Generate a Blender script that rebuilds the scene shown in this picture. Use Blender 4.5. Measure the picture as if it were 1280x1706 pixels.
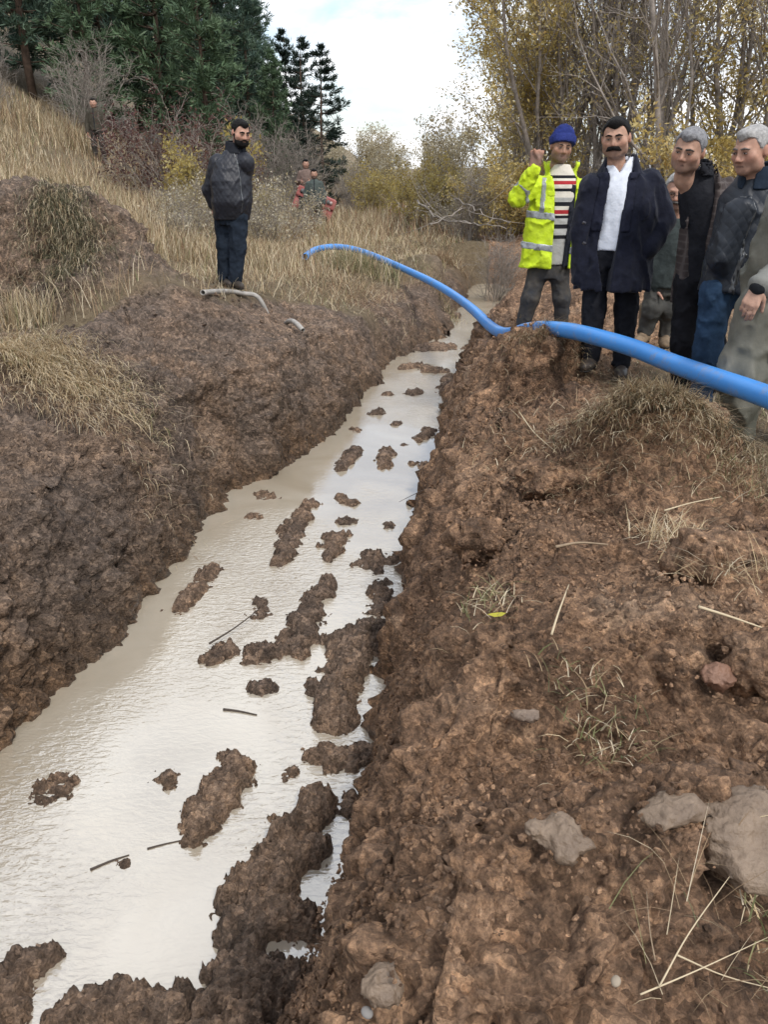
import bpy, math, random
import numpy as np
from mathutils import Vector, Matrix

for o in list(bpy.data.objects):
    bpy.data.objects.remove(o, do_unlink=True)
scene = bpy.context.scene
COL = scene.collection
R = math.radians
rng = np.random.default_rng(11)
random.seed(11)

# ------------------------------------------------------------------ camera
PITCH = math.atan(563.0 / 1330.0)
CAMZ = 1.42
cam_d = bpy.data.cameras.new('camera')
cam_d.sensor_fit = 'VERTICAL'
cam_d.sensor_height = 24.0
cam_d.lens = 24.0 * 1330.0 / 1706.0
cam_d.clip_start = 0.05
cam_d.clip_end = 2000
cam = bpy.data.objects.new('camera', cam_d)
COL.objects.link(cam)
cam.location = (0, 0, CAMZ)
cam.rotation_euler = (math.pi / 2 - PITCH, 0, 0)
scene.camera = cam

# ------------------------------------------------------------------ sky and sun (bright, mostly clouded day)
SUN_EL, SUN_AZ = R(52), R(150)       # azimuth from +Y towards +X
wd = bpy.data.worlds.new('World')
scene.world = wd
wd.use_nodes = True
nt = wd.node_tree
nt.nodes.clear()
N = nt.nodes.new
L = nt.links.new
out = N('ShaderNodeOutputWorld')
sky = N('ShaderNodeTexSky')
sky.sky_type = 'NISHITA'
sky.sun_disc = False
sky.sun_elevation = SUN_EL
sky.sun_rotation = SUN_AZ
sky.air_density = 1.0
sky.dust_density = 2.0
tc = N('ShaderNodeTexCoord')
sep = N('ShaderNodeSeparateXYZ')
L(tc.outputs['Generated'], sep.inputs[0])
zz = N('ShaderNodeMath'); zz.operation = 'MAXIMUM'; zz.inputs[1].default_value = 0.0
L(sep.outputs['Z'], zz.inputs[0])
za = N('ShaderNodeMath'); za.operation = 'ADD'; za.inputs[1].default_value = 0.22
L(zz.outputs[0], za.inputs[0])
dv = N('ShaderNodeVectorMath'); dv.operation = 'DIVIDE'
cmb = N('ShaderNodeCombineXYZ')
L(za.outputs[0], cmb.inputs[0]); L(za.outputs[0], cmb.inputs[1]); cmb.inputs[2].default_value = 1.0
L(tc.outputs['Generated'], dv.inputs[0]); L(cmb.outputs[0], dv.inputs[1])
n1 = N('ShaderNodeTexNoise'); n1.inputs['Scale'].default_value = 1.6
n1.inputs['Detail'].default_value = 9; n1.inputs['Roughness'].default_value = 0.55
n1.inputs['Distortion'].default_value = 0.4
L(dv.outputs[0], n1.inputs['Vector'])
cr = N('ShaderNodeValToRGB')
cr.color_ramp.elements[0].position = 0.40; cr.color_ramp.elements[0].color = (0.30, 0.30, 0.30, 1)
cr.color_ramp.elements[1].position = 0.56; cr.color_ramp.elements[1].color = (1, 1, 1, 1)
L(n1.outputs['Fac'], cr.inputs[0])
n2 = N('ShaderNodeTexNoise'); n2.inputs['Scale'].default_value = 3.2
n2.inputs['Detail'].default_value = 7; n2.inputs['Roughness'].default_value = 0.6
L(dv.outputs[0], n2.inputs['Vector'])
cr2 = N('ShaderNodeValToRGB')
cr2.color_ramp.elements[0].position = 0.36; cr2.color_ramp.elements[0].color = (0.70, 0.75, 0.83, 1)
cr2.color_ramp.elements[1].position = 0.60; cr2.color_ramp.elements[1].color = (1.0, 1.0, 1.0, 1)
L(n2.outputs['Fac'], cr2.inputs[0])
bg_sky = N('ShaderNodeBackground'); bg_sky.inputs['Strength'].default_value = 0.15
L(sky.outputs[0], bg_sky.inputs['Color'])
bg_cl = N('ShaderNodeBackground'); bg_cl.inputs['Strength'].default_value = 0.98
L(cr2.outputs[0], bg_cl.inputs['Color'])
mx = N('ShaderNodeMixShader')
L(cr.outputs[0], mx.inputs[0]); L(bg_sky.outputs[0], mx.inputs[1]); L(bg_cl.outputs[0], mx.inputs[2])
L(mx.outputs[0], out.inputs['Surface'])

sun_d = bpy.data.lights.new('sun', 'SUN')
sun_d.energy = 1.5
sun_d.angle = R(10)
sun_d.color = (1.0, 0.955, 0.89)
sun = bpy.data.objects.new('sun', sun_d)
COL.objects.link(sun)
sd = Vector((math.sin(SUN_AZ) * math.cos(SUN_EL), math.cos(SUN_AZ) * math.cos(SUN_EL), math.sin(SUN_EL)))
sun.rotation_euler = sd.to_track_quat('Z', 'Y').to_euler()

vs = scene.view_settings
scene.display_settings.display_device = 'sRGB'
vs.view_transform = 'Standard'
vs.look = 'None'
vs.gamma = 1.0
vs.exposure = 0.62
vs.use_curve_mapping = False
scene.cycles.use_denoising = True
scene.cycles.max_bounces = 4
scene.cycles.diffuse_bounces = 2
scene.cycles.glossy_bounces = 2
scene.cycles.transmission_bounces = 2
scene.cycles.caustics_reflective = False
scene.cycles.caustics_refractive = False

# ------------------------------------------------------------------ maths: pixel of the photograph -> place
CP, SP = math.cos(PITCH), math.sin(PITCH)
def ray(u, v):
    x = (u - 640.0) / 1330.0
    y = -(v - 853.0) / 1330.0
    return np.array([x, CP + y * SP, -SP + y * CP])
def atZ(u, v, z):
    d = ray(u, v); t = (z - CAMZ) / d[2]
    return np.array([d[0] * t, d[1] * t, z])
def atY(u, v, Y):
    d = ray(u, v); t = Y / d[1]
    return np.array([d[0] * t, Y, CAMZ + d[2] * t])
def atT(u, v, t):
    d = ray(u, v)
    return np.array([d[0] * t, d[1] * t, CAMZ + d[2] * t])
def sst(x, a, b):
    t = np.clip((x - a) / (b - a), 0, 1)
    return t * t * (3 - 2 * t)

def _h(ix, iy, iz, s):
    with np.errstate(over='ignore'):
        h = (ix.astype(np.uint32) * np.uint32(374761393) + iy.astype(np.uint32) * np.uint32(668265263)
             + iz.astype(np.uint32) * np.uint32(2147483647) + np.uint32(s * 974634777 & 0xffffffff))
        h = (h ^ (h >> np.uint32(13))) * np.uint32(1274126177)
        h = (h ^ (h >> np.uint32(15))) * np.uint32(2246822519)
        return h ^ (h >> np.uint32(16))
_TB = (np.random.default_rng(5).random(64 ** 3, dtype=np.float32) * 2 - 1) * np.float32(.85)
def noise(x, y, z, seed=0):
    """smooth value noise from a tiled table, about -1..1"""
    x, y, z = np.broadcast_arrays(np.asarray(x, np.float32), np.asarray(y, np.float32), np.asarray(z, np.float32))
    sh = x.shape
    x = x.ravel() + np.float32(seed * 3.37); y = y.ravel() + np.float32(seed * 1.71); z = z.ravel() + np.float32(seed * 2.93)
    xf = np.floor(x); yf = np.floor(y); zf = np.floor(z)
    fx = x - xf; fy = y - yf; fz = z - zf
    fx = fx * fx * (3 - 2 * fx); fy = fy * fy * (3 - 2 * fy); fz = fz * fz * (3 - 2 * fz)
    ix = xf.astype(np.int32) & 63; iy = yf.astype(np.int32) & 63; iz = zf.astype(np.int32) & 63
    ix1 = (ix + 1) & 63; iy1 = ((iy + 1) & 63) << 6; iz1 = ((iz + 1) & 63) << 12
    iy = iy << 6; iz = iz << 12
    T = _TB.take
    a = T(ix + iy + iz); a += (T(ix1 + iy + iz) - a) * fx
    b = T(ix + iy1 + iz); b += (T(ix1 + iy1 + iz) - b) * fx
    a += (b - a) * fy
    c = T(ix + iy + iz1); c += (T(ix1 + iy + iz1) - c) * fx
    d = T(ix + iy1 + iz1); d += (T(ix1 + iy1 + iz1) - d) * fx
    c += (d - c) * fy
    a += (c - a) * fz
    return a.reshape(sh)
def fbm(x, y, z, o=4, seed=0, gain=0.5):
    x, y, z = np.broadcast_arrays(np.asarray(x, np.float32), np.asarray(y, np.float32), np.asarray(z, np.float32))
    r = 0; a = 1.0
    for i in range(o):
        r = r + a * noise(x, y, z, seed + i * 17)
        a *= gain
        if i < o - 1:      # turn the grid from octave to octave
            x, y, z = 1.63 * x + 1.2 * y, -1.2 * x + 1.55 * y + .5 * z, -.4 * y + 1.98 * z + .3 * x
    return r
def worley(x, y, z, seed=0):
    """distance to the nearest jittered cell centre (8-neighbourhood)"""
    x = np.asarray(x, np.float32).ravel(); y = np.asarray(y, np.float32).ravel(); z = np.asarray(z, np.float32).ravel()
    bx = np.floor(x - .5).astype(np.int32); by = np.floor(y - .5).astype(np.int32); bz = np.floor(z - .5).astype(np.int32)
    best = np.full(x.shape, 9.0, np.float32); rid = np.zeros(x.shape, np.float32)
    for dx in (0, 1):
        for dy in (0, 1):
            for dz in (0, 1):
                cx = bx + dx; cy = by + dy; cz = bz + dz
                h = _h(cx, cy, cz, seed)
                px = cx + .18 + .64 * (h & 1023) / 1023.0
                py = cy + .18 + .64 * ((h >> 10) & 1023) / 1023.0
                pz = cz + .18 + .64 * ((h >> 20) & 1023) / 1023.0
                d = (x - px) ** 2 + (y - py) ** 2 + (z - pz) ** 2
                m = d < best
                best = np.where(m, d, best)
                rid = np.where(m, ((h >> 7) & 255) / 255.0, rid)
    return np.sqrt(best), rid
def clods(x, y, z, size, seed):
    """rounded lumps of about the given size; 0..1, with random heights"""
    w = size * .35
    ox = noise(x / size * .8, y / size * .8, z / size * .8, seed + 5) * w
    d, rid = worley((x + ox) / size, (y - ox) / size, (z + ox) / size, seed)
    return np.sqrt(np.clip(1 - (d / .78) ** 2, 0, 1)) * (.35 + .65 * rid)

# ------------------------------------------------------------------ mesh + object helpers
def mesh_np(name, V, *faces, mats=(), smooth=True, mat_index=None):
    me = bpy.data.meshes.new(name)
    V = np.ascontiguousarray(V, np.float32)
    me.vertices.add(len(V))
    me.vertices.foreach_set('co', V.ravel())
    faces = [np.asarray(f, np.int32) for f in faces if len(f)]
    tot = np.concatenate([np.full(len(f), f.shape[1], np.int32) for f in faces])
    idx = np.concatenate([f.ravel() for f in faces])
    me.loops.add(len(idx))
    me.loops.foreach_set('vertex_index', idx)
    me.polygons.add(len(tot))
    st = np.zeros(len(tot), np.int32); st[1:] = np.cumsum(tot)[:-1]
    me.polygons.foreach_set('loop_start', st)
    me.polygons.foreach_set('use_smooth', np.full(len(tot), smooth, bool))
    for m in mats:
        me.materials.append(m)
    if mat_index is not None:
        me.polygons.foreach_set('material_index', np.asarray(mat_index, np.int32))
    me.update(calc_edges=True)
    return me
def set_col(me, name, C):
    C = np.asarray(C, np.float32)
    if C.shape[1] == 3:
        C = np.concatenate([C, np.ones((len(C), 1), np.float32)], 1)
    at = me.color_attributes.new(name, 'FLOAT_COLOR', 'POINT')
    at.data.foreach_set('color', np.ascontiguousarray(C).ravel())
def link(name, me, parent=None, label=None, cat=None, group=None, kind=None, loc=None):
    o = bpy.data.objects.new(name, me)
    COL.objects.link(o)
    if parent is not None:
        o.parent = parent
    if label: o['label'] = label
    if cat: o['category'] = cat
    if group: o['group'] = group
    if kind: o['kind'] = kind
    if loc is not None: o.location = loc
    return o
def empty(name, loc, label, cat, group=None):
    o = link(name, None, None, label, cat, group, None, loc)
    o.empty_display_size = .2
    return o
def tube_np(P, rad, n=8, cap=True, close_tip=False):
    """verts, quads, tris of one swept tube"""
    P = np.asarray(P, float); m = len(P)
    rad = np.broadcast_to(np.asarray(rad, float), (m,))
    T = np.gradient(P, axis=0); T /= np.linalg.norm(T, axis=1)[:, None] + 1e-9
    up = np.array([0, 0, 1.0]) if abs(T[0, 2]) < .9 else np.array([1.0, 0, 0])
    A = np.cross(T, up); A /= np.linalg.norm(A, axis=1)[:, None] + 1e-9
    B = np.cross(T, A)
    a = np.arange(n) * 2 * np.pi / n
    V = P[:, None] + rad[:, None, None] * (np.cos(a)[None, :, None] * A[:, None] + np.sin(a)[None, :, None] * B[:, None])
    V = V.reshape(-1, 3)
    i = np.arange(m - 1)[:, None] * n; j = np.arange(n)[None]; k = (j + 1) % n
    Q = np.stack([i + j, i + k, i + n + k, i + n + j], -1).reshape(-1, 4)
    Tq = np.zeros((0, 3), int)
    if cap:
        V = np.concatenate([V, P[:1], P[-1:]])
        c0, c1 = m * n, m * n + 1
        jj = np.arange(n); kk = (jj + 1) % n
        Tq = np.concatenate([np.stack([np.full(n, c0), kk, jj], 1), np.stack([np.full(n, c1), (m - 1) * n + jj, (m - 1) * n + kk], 1)])
    return V, Q, Tq
def join_np(parts):
    Vs, Qs, Ts = [], [], []; o = 0
    for V, Q, T in parts:
        Vs.append(V); Qs.append(np.asarray(Q, int).reshape(-1, 4) + o); Ts.append(np.asarray(T, int).reshape(-1, 3) + o); o += len(V)
    return np.concatenate(Vs), np.concatenate(Qs), np.concatenate(Ts)
def spline(P, n):
    """Catmull-Rom through points"""
    P = np.asarray(P, float)
    Q = np.concatenate([2 * P[:1] - P[1:2], P, 2 * P[-1:] - P[-2:-1]])
    o = []
    for i in range(len(P) - 1):
        t = np.linspace(0, 1, n, endpoint=False)[:, None]
        a, b, c, d = Q[i], Q[i + 1], Q[i + 2], Q[i + 3]
        o.append(.5 * (2 * b + (c - a) * t + (2 * a - 5 * b + 4 * c - d) * t ** 2 + (3 * b - a - 3 * c + d) * t ** 3))
    return np.concatenate(o + [P[-1:]])

# ------------------------------------------------------------------ materials
def mat(name, col=(.5, .5, .5), rough=.7, spec=.3, noise_scale=None, noise_amt=.25, bump=0.0, bump_scale=None,
        metal=0.0, attr=None, sss=0.0, sheen=0.0, transl=0.0, coord='Object', col2=None):
    m = bpy.data.materials.new(name)
    m.use_nodes = True
    t = m.node_tree
    b = t.nodes['Principled BSDF']
    b.inputs['Roughness'].default_value = rough
    b.inputs['Specular IOR Level'].default_value = spec
    b.inputs['Metallic'].default_value = metal
    if sss:
        b.inputs['Subsurface Weight'].default_value = sss
        b.inputs['Subsurface Radius'].default_value = (.012, .005, .003)
        b.inputs['Subsurface Scale'].default_value = 1.0
    if sheen:
        b.inputs['Sheen Weight'].default_value = sheen
    c = t.nodes.new('ShaderNodeTexCoord')
    src = None
    if attr:
        a = t.nodes.new('ShaderNodeAttribute'); a.attribute_name = attr
        src = a.outputs['Color']
    if noise_scale:
        n = t.nodes.new('ShaderNodeTexNoise')
        n.inputs['Scale'].default_value = noise_scale
        n.inputs['Detail'].default_value = 6
        n.inputs['Roughness'].default_value = .6
        t.links.new(c.outputs[coord], n.inputs['Vector'])
        mr = t.nodes.new('ShaderNodeMapRange')
        mr.inputs['From Min'].default_value = .3; mr.inputs['From Max'].default_value = .7
        t.links.new(n.outputs['Fac'], mr.inputs['Value'])
        mixn = t.nodes.new('ShaderNodeMix'); mixn.data_type = 'RGBA'
        t.links.new(mr.outputs[0], mixn.inputs[0])
        if src is not None:
            mixn.blend_type = 'MULTIPLY'
            mr.inputs['To Min'].default_value = 1.0; mr.inputs['To Max'].default_value = 0.0
            t.links.new(src, mixn.inputs[6])
            mixn.inputs[7].default_value = (1 - noise_amt * 1.4,) * 3 + (1,)
        else:
            c2 = col2 or tuple(max(0, k * (1 - 1.3 * noise_amt)) for k in col)
            c1 = col if col2 else tuple(k * (1 + noise_amt * .6) for k in col)
            mixn.inputs[6].default_value = (*c1, 1)
            mixn.inputs[7].default_value = (*c2, 1)
        t.links.new(mixn.outputs[2], b.inputs['Base Color'])
        src = mixn.outputs[2]
    elif src is not None:
        t.links.new(src, b.inputs['Base Color'])
    else:
        b.inputs['Base Color'].default_value = (*col, 1)
    if bump:
        n = t.nodes.new('ShaderNodeTexNoise')
        n.inputs['Scale'].default_value = bump_scale or 60
        n.inputs['Detail'].default_value = 5
        t.links.new(c.outputs[coord], n.inputs['Vector'])
        bp = t.nodes.new('ShaderNodeBump')
        bp.inputs['Strength'].default_value = min(1, bump)
        bp.inputs['Distance'].default_value = .01
        t.links.new(n.outputs['Fac'], bp.inputs['Height'])
        t.links.new(bp.outputs[0], b.inputs['Normal'])
    if transl:
        tr = t.nodes.new('ShaderNodeBsdfTranslucent')
        if src is not None: t.links.new(src, tr.inputs['Color'])
        else: tr.inputs['Color'].default_value = (*col, 1)
        ms = t.nodes.new('ShaderNodeMixShader'); ms.inputs[0].default_value = transl
        t.links.new(b.outputs[0], ms.inputs[1]); t.links.new(tr.outputs[0], ms.inputs[2])
        t.links.new(ms.outputs[0], t.nodes['Material Output'].inputs['Surface'])
    return m
# ================================================================== GROUND AND TRENCH
W = -1.0      # water level
_le = [(0,1240),(100,1140),(215,1030),(300,922),(390,822),(455,790),(560,722),(600,668),(660,602),(700,580),(745,556),(752,530),(765,508),(788,478)]
_re = [(480,1706),(525,1540),(580,1400),(622,1250),(641,1150),(656,1050),(680,950),(700,860),(725,770),(745,690),(765,625),(788,580),(812,545),(842,510),(850,482)]
LE = np.array([atZ(u, v, W) for u, v in _le]); RE = np.array([atZ(u, v, W) for u, v in _re])
LEy = np.concatenate([[-6, 0, 1.8], LE[:, 1], [LE[-1, 1] + 1.5]]); LEx = np.concatenate([[-2.9, -2.25, -1.98], LE[:, 0], [2.45]])
REy = np.concatenate([[-6, 0], RE[:, 1], [RE[-1, 1] + 1.5]]); REx = np.concatenate([[-2.2, -.75], RE[:, 0], [2.7]])
YEND = 19.6
def gauss(x, y, cx, cy, rx, ry, rot=0.0, p=2.0):
    c, s = math.cos(rot), math.sin(rot)
    a = (c * (x - cx) + s * (y - cy)) / rx; b = (-s * (x - cx) + c * (y - cy)) / ry
    return np.exp(-((a * a + b * b) ** (p / 2)))
def country(x, y):
    """the land without the trench"""
    s = np.clip((-x - 1.5) / 10, 0, 3.0)
    hill = 3.0 * s ** 1.55 * sst(y, 5, 16)
    z = hill + .12 * fbm(x * .12, y * .12, 3.1, 2, 5) * sst(y, 8, 20)
    z = z + .22 * gauss(x, y, -1.9, 9.3, 1.6, 2.2)
    z = z - .25 * sst(y, 14, 24) * sst(x, -8, -3) * (1 - sst(x, 3, 10))
    z = z + 6.0 * sst(-x, 18, 60) + 2.5 * sst(y, 60, 160)
    return z
def H(x, y):
    x = np.asarray(x, float); y = np.asarray(y, float)
    near = 1 - sst(y, 10, 16)
    wob = .07 * fbm(x * 1.3, y * 1.3, 0.0, 3, 21) + .05 * np.abs(fbm(x * 3.3, y * 3.3, 0.0, 3, 23))
    xl = np.interp(y, LEy, LEx); xr = np.interp(y, REy, REx)
    dl = xl - x + wob * 1.1; dr = x - xr + wob * .7
    G = country(x, y)
    lh = np.interp(y, [0, 8, 11.5, 15, 20], [1.0, .98, .72, .62, .5])
    prof = np.interp(dl, [-.3, -.02, .04, .22, .38, .60, 1.0, 1.45, 2.2], [-.14, -.05, .14, .60, .89, .99, 1.14, 1.32, 1.45])
    zl = W + prof * lh
    zl = zl + (G - zl) * sst(dl, .9, 2.3)
    rh = np.interp(y, [0, 8.5, 10, 13, 20], [1.0, .98, .80, .62, .45])
    profr = np.interp(dr, [-.3, -.02, .04, .22, .38, .60, 1.0], [-.14, -.05, .16, .62, .90, 1.0, 1.03])
    zr = W + profr * rh
    zr = zr + (G - zr) * sst(dr, .7, 2.0)
    z = np.where(dl > dr, zl, zr)
    z = z + (G - z) * sst(y, YEND, YEND + 1.2)
    # land masses that stand out
    al = sst(dl, .25, 1.1); ar = sst(dr, .18, .6)
    # left spoil heap
    z = z + al * (1.16 * gauss(x, y, -3.55, 9.0, 1.05, .85, .15, 3) + .35 * gauss(x, y, -2.55, 8.2, .6, .6))
    z = z + al * .16 * gauss(x, y, -2.5, 5.9, 1.0, .6)
    # mound under the blue pipe, sod lump, near heap, right heaps
    z = z + .34 * gauss(x, y, 1.12, 5.95, .40, .36, .1, 4.5) * sst(dr, .05, .25) + .26 * gauss(x, y, .92, 6.35, .20, .22, 0, 3) * sst(dr, .05, .2)
    z = z + .40 * gauss(x, y, 1.36, 3.82, .46, .36, -.25, 2.8)
    z = z + ar * (.33 * gauss(x, y, .18, 1.10, .50, .34, .25, 6.0) - .20 * gauss(x, y, .30, 1.72, .42, .17, .35))
    z = z + ar * (.24 * gauss(x, y, .84, 1.30, .30, .26) + .20 * gauss(x, y, 1.5, 2.45, .5, .4) - .10 * gauss(x, y, .72, 1.75, .3, .18)
                  + .14 * gauss(x, y, .62, 3.0, .45, .38) - .10 * gauss(x, y, .98, 3.35, .2, .3) + .10 * gauss(x, y, .80, 4.5, .5, .4) - .08 * gauss(x, y, .95, 5.35, .5, .2)
                  + .10 * gauss(x, y, 1.0, 2.2, .25, .2) + .12 * gauss(x, y, .35, 2.35, .25, .3))
    # churned spoil ridges behind the pool
    far = sst(y, 12, 16) * (1 - sst(y, 30, 40)) * sst(x - np.interp(y, REy, REx), -.3, 1.2) * (1 - sst(x, 9, 13))
    z = z + far * (.42 * np.abs(fbm(x * .35, y * .28, 7.7, 3, 31)) + .02)
    z = z + .45 * gauss(x, y, 1.0, 15.2, .9, .8, 0, 3) * sst(dl, -.1, .5)
    # mid lumps on the dug soil
    soil = soil_mask(x, y, dl, dr)
    lump = fbm(x * 2.1, y * 2.1, z * 2.1, 3, 41)
    z = z + soil * np.maximum(al, ar) * (.115 * lump) * (1 - .4 * sst(y, 12, 25))
    return z
def soil_mask(x, y, dl=None, dr=None):
    """1 on dug earth, 0 on grassed land"""
    if dl is None:
        dl = np.interp(y, LEy, LEx) - x; dr = x - np.interp(y, REy, REx)
    n = fbm(x * .8, y * .8, 1.7, 3, 51) * .5
    left = 1 - sst(dl + n, np.interp(y, [0, 5, 9.2, 10.5, 13], [1.7, 1.8, 1.30, .50, .35]), np.interp(y, [0, 5, 9.2, 10.5, 13], [2.2, 2.4, 1.6, .85, .75]))
    heap = gauss(x, y, -3.4, 8.8, 1.5, 1.25, .15, 4)
    left = np.maximum(left, np.clip(heap * 1.6 - .2 + n * .2, 0, 1))
    right = 1 - sst(dr + n * .8, np.interp(y, [0, 4, 6, 9, 14], [3.0, 1.7, 1.2, 2.6, 7]), np.interp(y, [0, 4, 6, 9, 14], [4.0, 2.3, 2.0, 4.4, 10]))
    right = right * (1 - sst(y, 34, 44))
    m = np.where(dl > dr, left * (1 - sst(y, 17, 21)), right)
    return np.clip(m, 0, 1)

def build_ground():
    O = np.array([0, -1.5])
    dense = np.arange(-.49, .4901, .00158)
    side = np.concatenate([np.linspace(.505, .95, 16), np.linspace(1.02, 2.6, 14)])
    az = np.concatenate([-side[::-1], dense, side])
    nr0 = 1300
    r0 = np.concatenate([np.geomspace(.25, 60, nr0 - 60), np.geomspace(62, 900, 60)])
    sx = np.sin(az)[:, None]; cy = np.cos(az)[:, None]
    step = 6
    X = sx[::step] * r0; Y = O[1] + cy[::step] * r0
    Z = H(X, Y)
    D = np.sqrt(X ** 2 + Y ** 2 + (Z - CAMZ) ** 2)
    D = np.maximum(D, 1.5)
    ds = np.sqrt(np.diff(r0)[None] ** 2 + np.diff(Z, axis=1) ** 2)
    el = np.arctan2(Z - CAMZ, np.hypot(X, np.maximum(Y, .3)))
    w = np.sqrt(np.diff(el, axis=1) ** 2 + (.16 * ds / (.5 * (D[:, 1:] + D[:, :-1]))) ** 2)
    rm = .5 * (r0[1:] + r0[:-1])
    w = w * np.where(rm < 2.0, .25, 1.0) * np.where(rm > 45, .5, 1)
    under = (Z[:, 1:] < W - .06)
    w = np.where(under, w * .12, w)
    # blend neighbouring columns so that the grid stays smooth
    w = np.pad(w, ((1, 1), (0, 0)), mode='edge'); w = (w[:-2] + w[1:-1] + w[2:]) / 3
    cum = np.concatenate([np.zeros((len(w), 1)), np.cumsum(w, 1)], 1)
    cum /= cum[:, -1:]
    nr = 810
    tgt = np.linspace(0, 1, nr)
    RC = np.stack([np.interp(tgt, cum[i], r0) for i in range(len(w))])
    ci = np.arange(len(az)) / step; c0 = np.minimum(ci.astype(int), len(w) - 1); c1 = np.minimum(c0 + 1, len(w) - 1); f_ = (ci - c0)[:, None]
    RR = RC[c0] * (1 - f_) + RC[c1] * f_
    X = sx * RR; Y = O[1] + cy * RR
    Z = H(X, Y)
    P = np.stack([X, Y, Z], -1)
    # normals of the base form
    Nn = np.cross(np.gradient(P, axis=0), np.gradient(P, axis=1)); Nn /= np.linalg.norm(Nn, axis=-1)[..., None] + 1e-12
    Nn *= np.sign(Nn[..., 2:3])
    dl = np.interp(Y, LEy, LEx) - X; dr = X - np.interp(Y, REy, REx)
    soil = soil_mask(X, Y, dl, dr)
    nearm = (1 - sst(Y, 9, 22)) * (Y > -2)
    x, y, z = X.ravel(), Y.ravel(), Z.ravel()
    steep = (1 - Nn[..., 2]).ravel()
    isleft = (dl > dr).ravel()
    rough = np.clip(.55 + .9 * fbm(x * 1.1, y * 1.1, z * 1.1, 2, 61), .12, 1.25)
    # vertical bucket scrapes on the banks
    gouge = (np.abs(fbm(x * 4.0, y * 4.0, z * .9, 3, 71)) - .3) * .11 * np.clip(steep * 2.2, 0, 1)
    mid = fbm(x * 6.5, y * 6.5, z * 6.5, 3, 81)
    d = gouge + .024 * mid + .020 * (np.abs(fbm(x * 3.1, y * 3.1, z * 3.1, 3, 91)) - .25)
    crk = np.clip(fbm(x * 1.7, y * 1.7, z * 1.7, 2, 7) * 2 + .45, 0, 1)
    d += rough * (.15 * clods(x, y, z, .23, 101) * crk + .075 * clods(x, y, z, .095, 102)
                  + .042 * clods(x, y, z, .046, 103) + .022 * clods(x, y, z, .023, 104))
    d += .016 * fbm(x * 34, y * 34, z * 34, 2, 33) + .05 * (np.abs(fbm(x * 9, y * 9, z * 9, 3, 35)) - .3)
    d -= .080
    d = d.reshape(X.shape) * soil * (.35 + .65 * nearm) + (1 - soil) * .04 * fbm(x * 2, y * 2, 0, 3, 15).reshape(X.shape) * (1 - sst(Y, 20, 50))
    far = (soil * sst(Y, 10, 15) * (1 - sst(Y, 30, 45)))
    d += far * .10 * fbm(x * 1.9, y * 1.9, z * 1.9, 4, 25).reshape(X.shape)
    d = np.where(Z < W - .06, 0, d)
    P = P + Nn * d[..., None]
    V = P.reshape(-1, 3)
    nc = len(az)
    i = np.arange(nc - 1)[:, None] * nr; j = np.arange(nr - 1)[None]
    F = np.stack([i + j, i + nr + j, i + nr + j + 1, i + j + 1], -1).reshape(-1, 4)
    me = mesh_np('ground', V, F, mats=[M_SOIL])
    wet = (1 - sst(V[:, 2] + .10 * fbm(V[:, 0] * 3, V[:, 1] * 3, V[:, 2] * 3, 2, 9), W + .02, W + .38)) * soil.ravel()
    side_ = np.where(isleft, 1.0, 0.0) 
    # smooth the left / right earth colour across the trench bed
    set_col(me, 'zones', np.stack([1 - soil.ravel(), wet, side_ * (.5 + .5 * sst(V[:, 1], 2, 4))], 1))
    link('ground', me, kind='structure', label='dug brown earth banks and rough grassy land around the trench')

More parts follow.
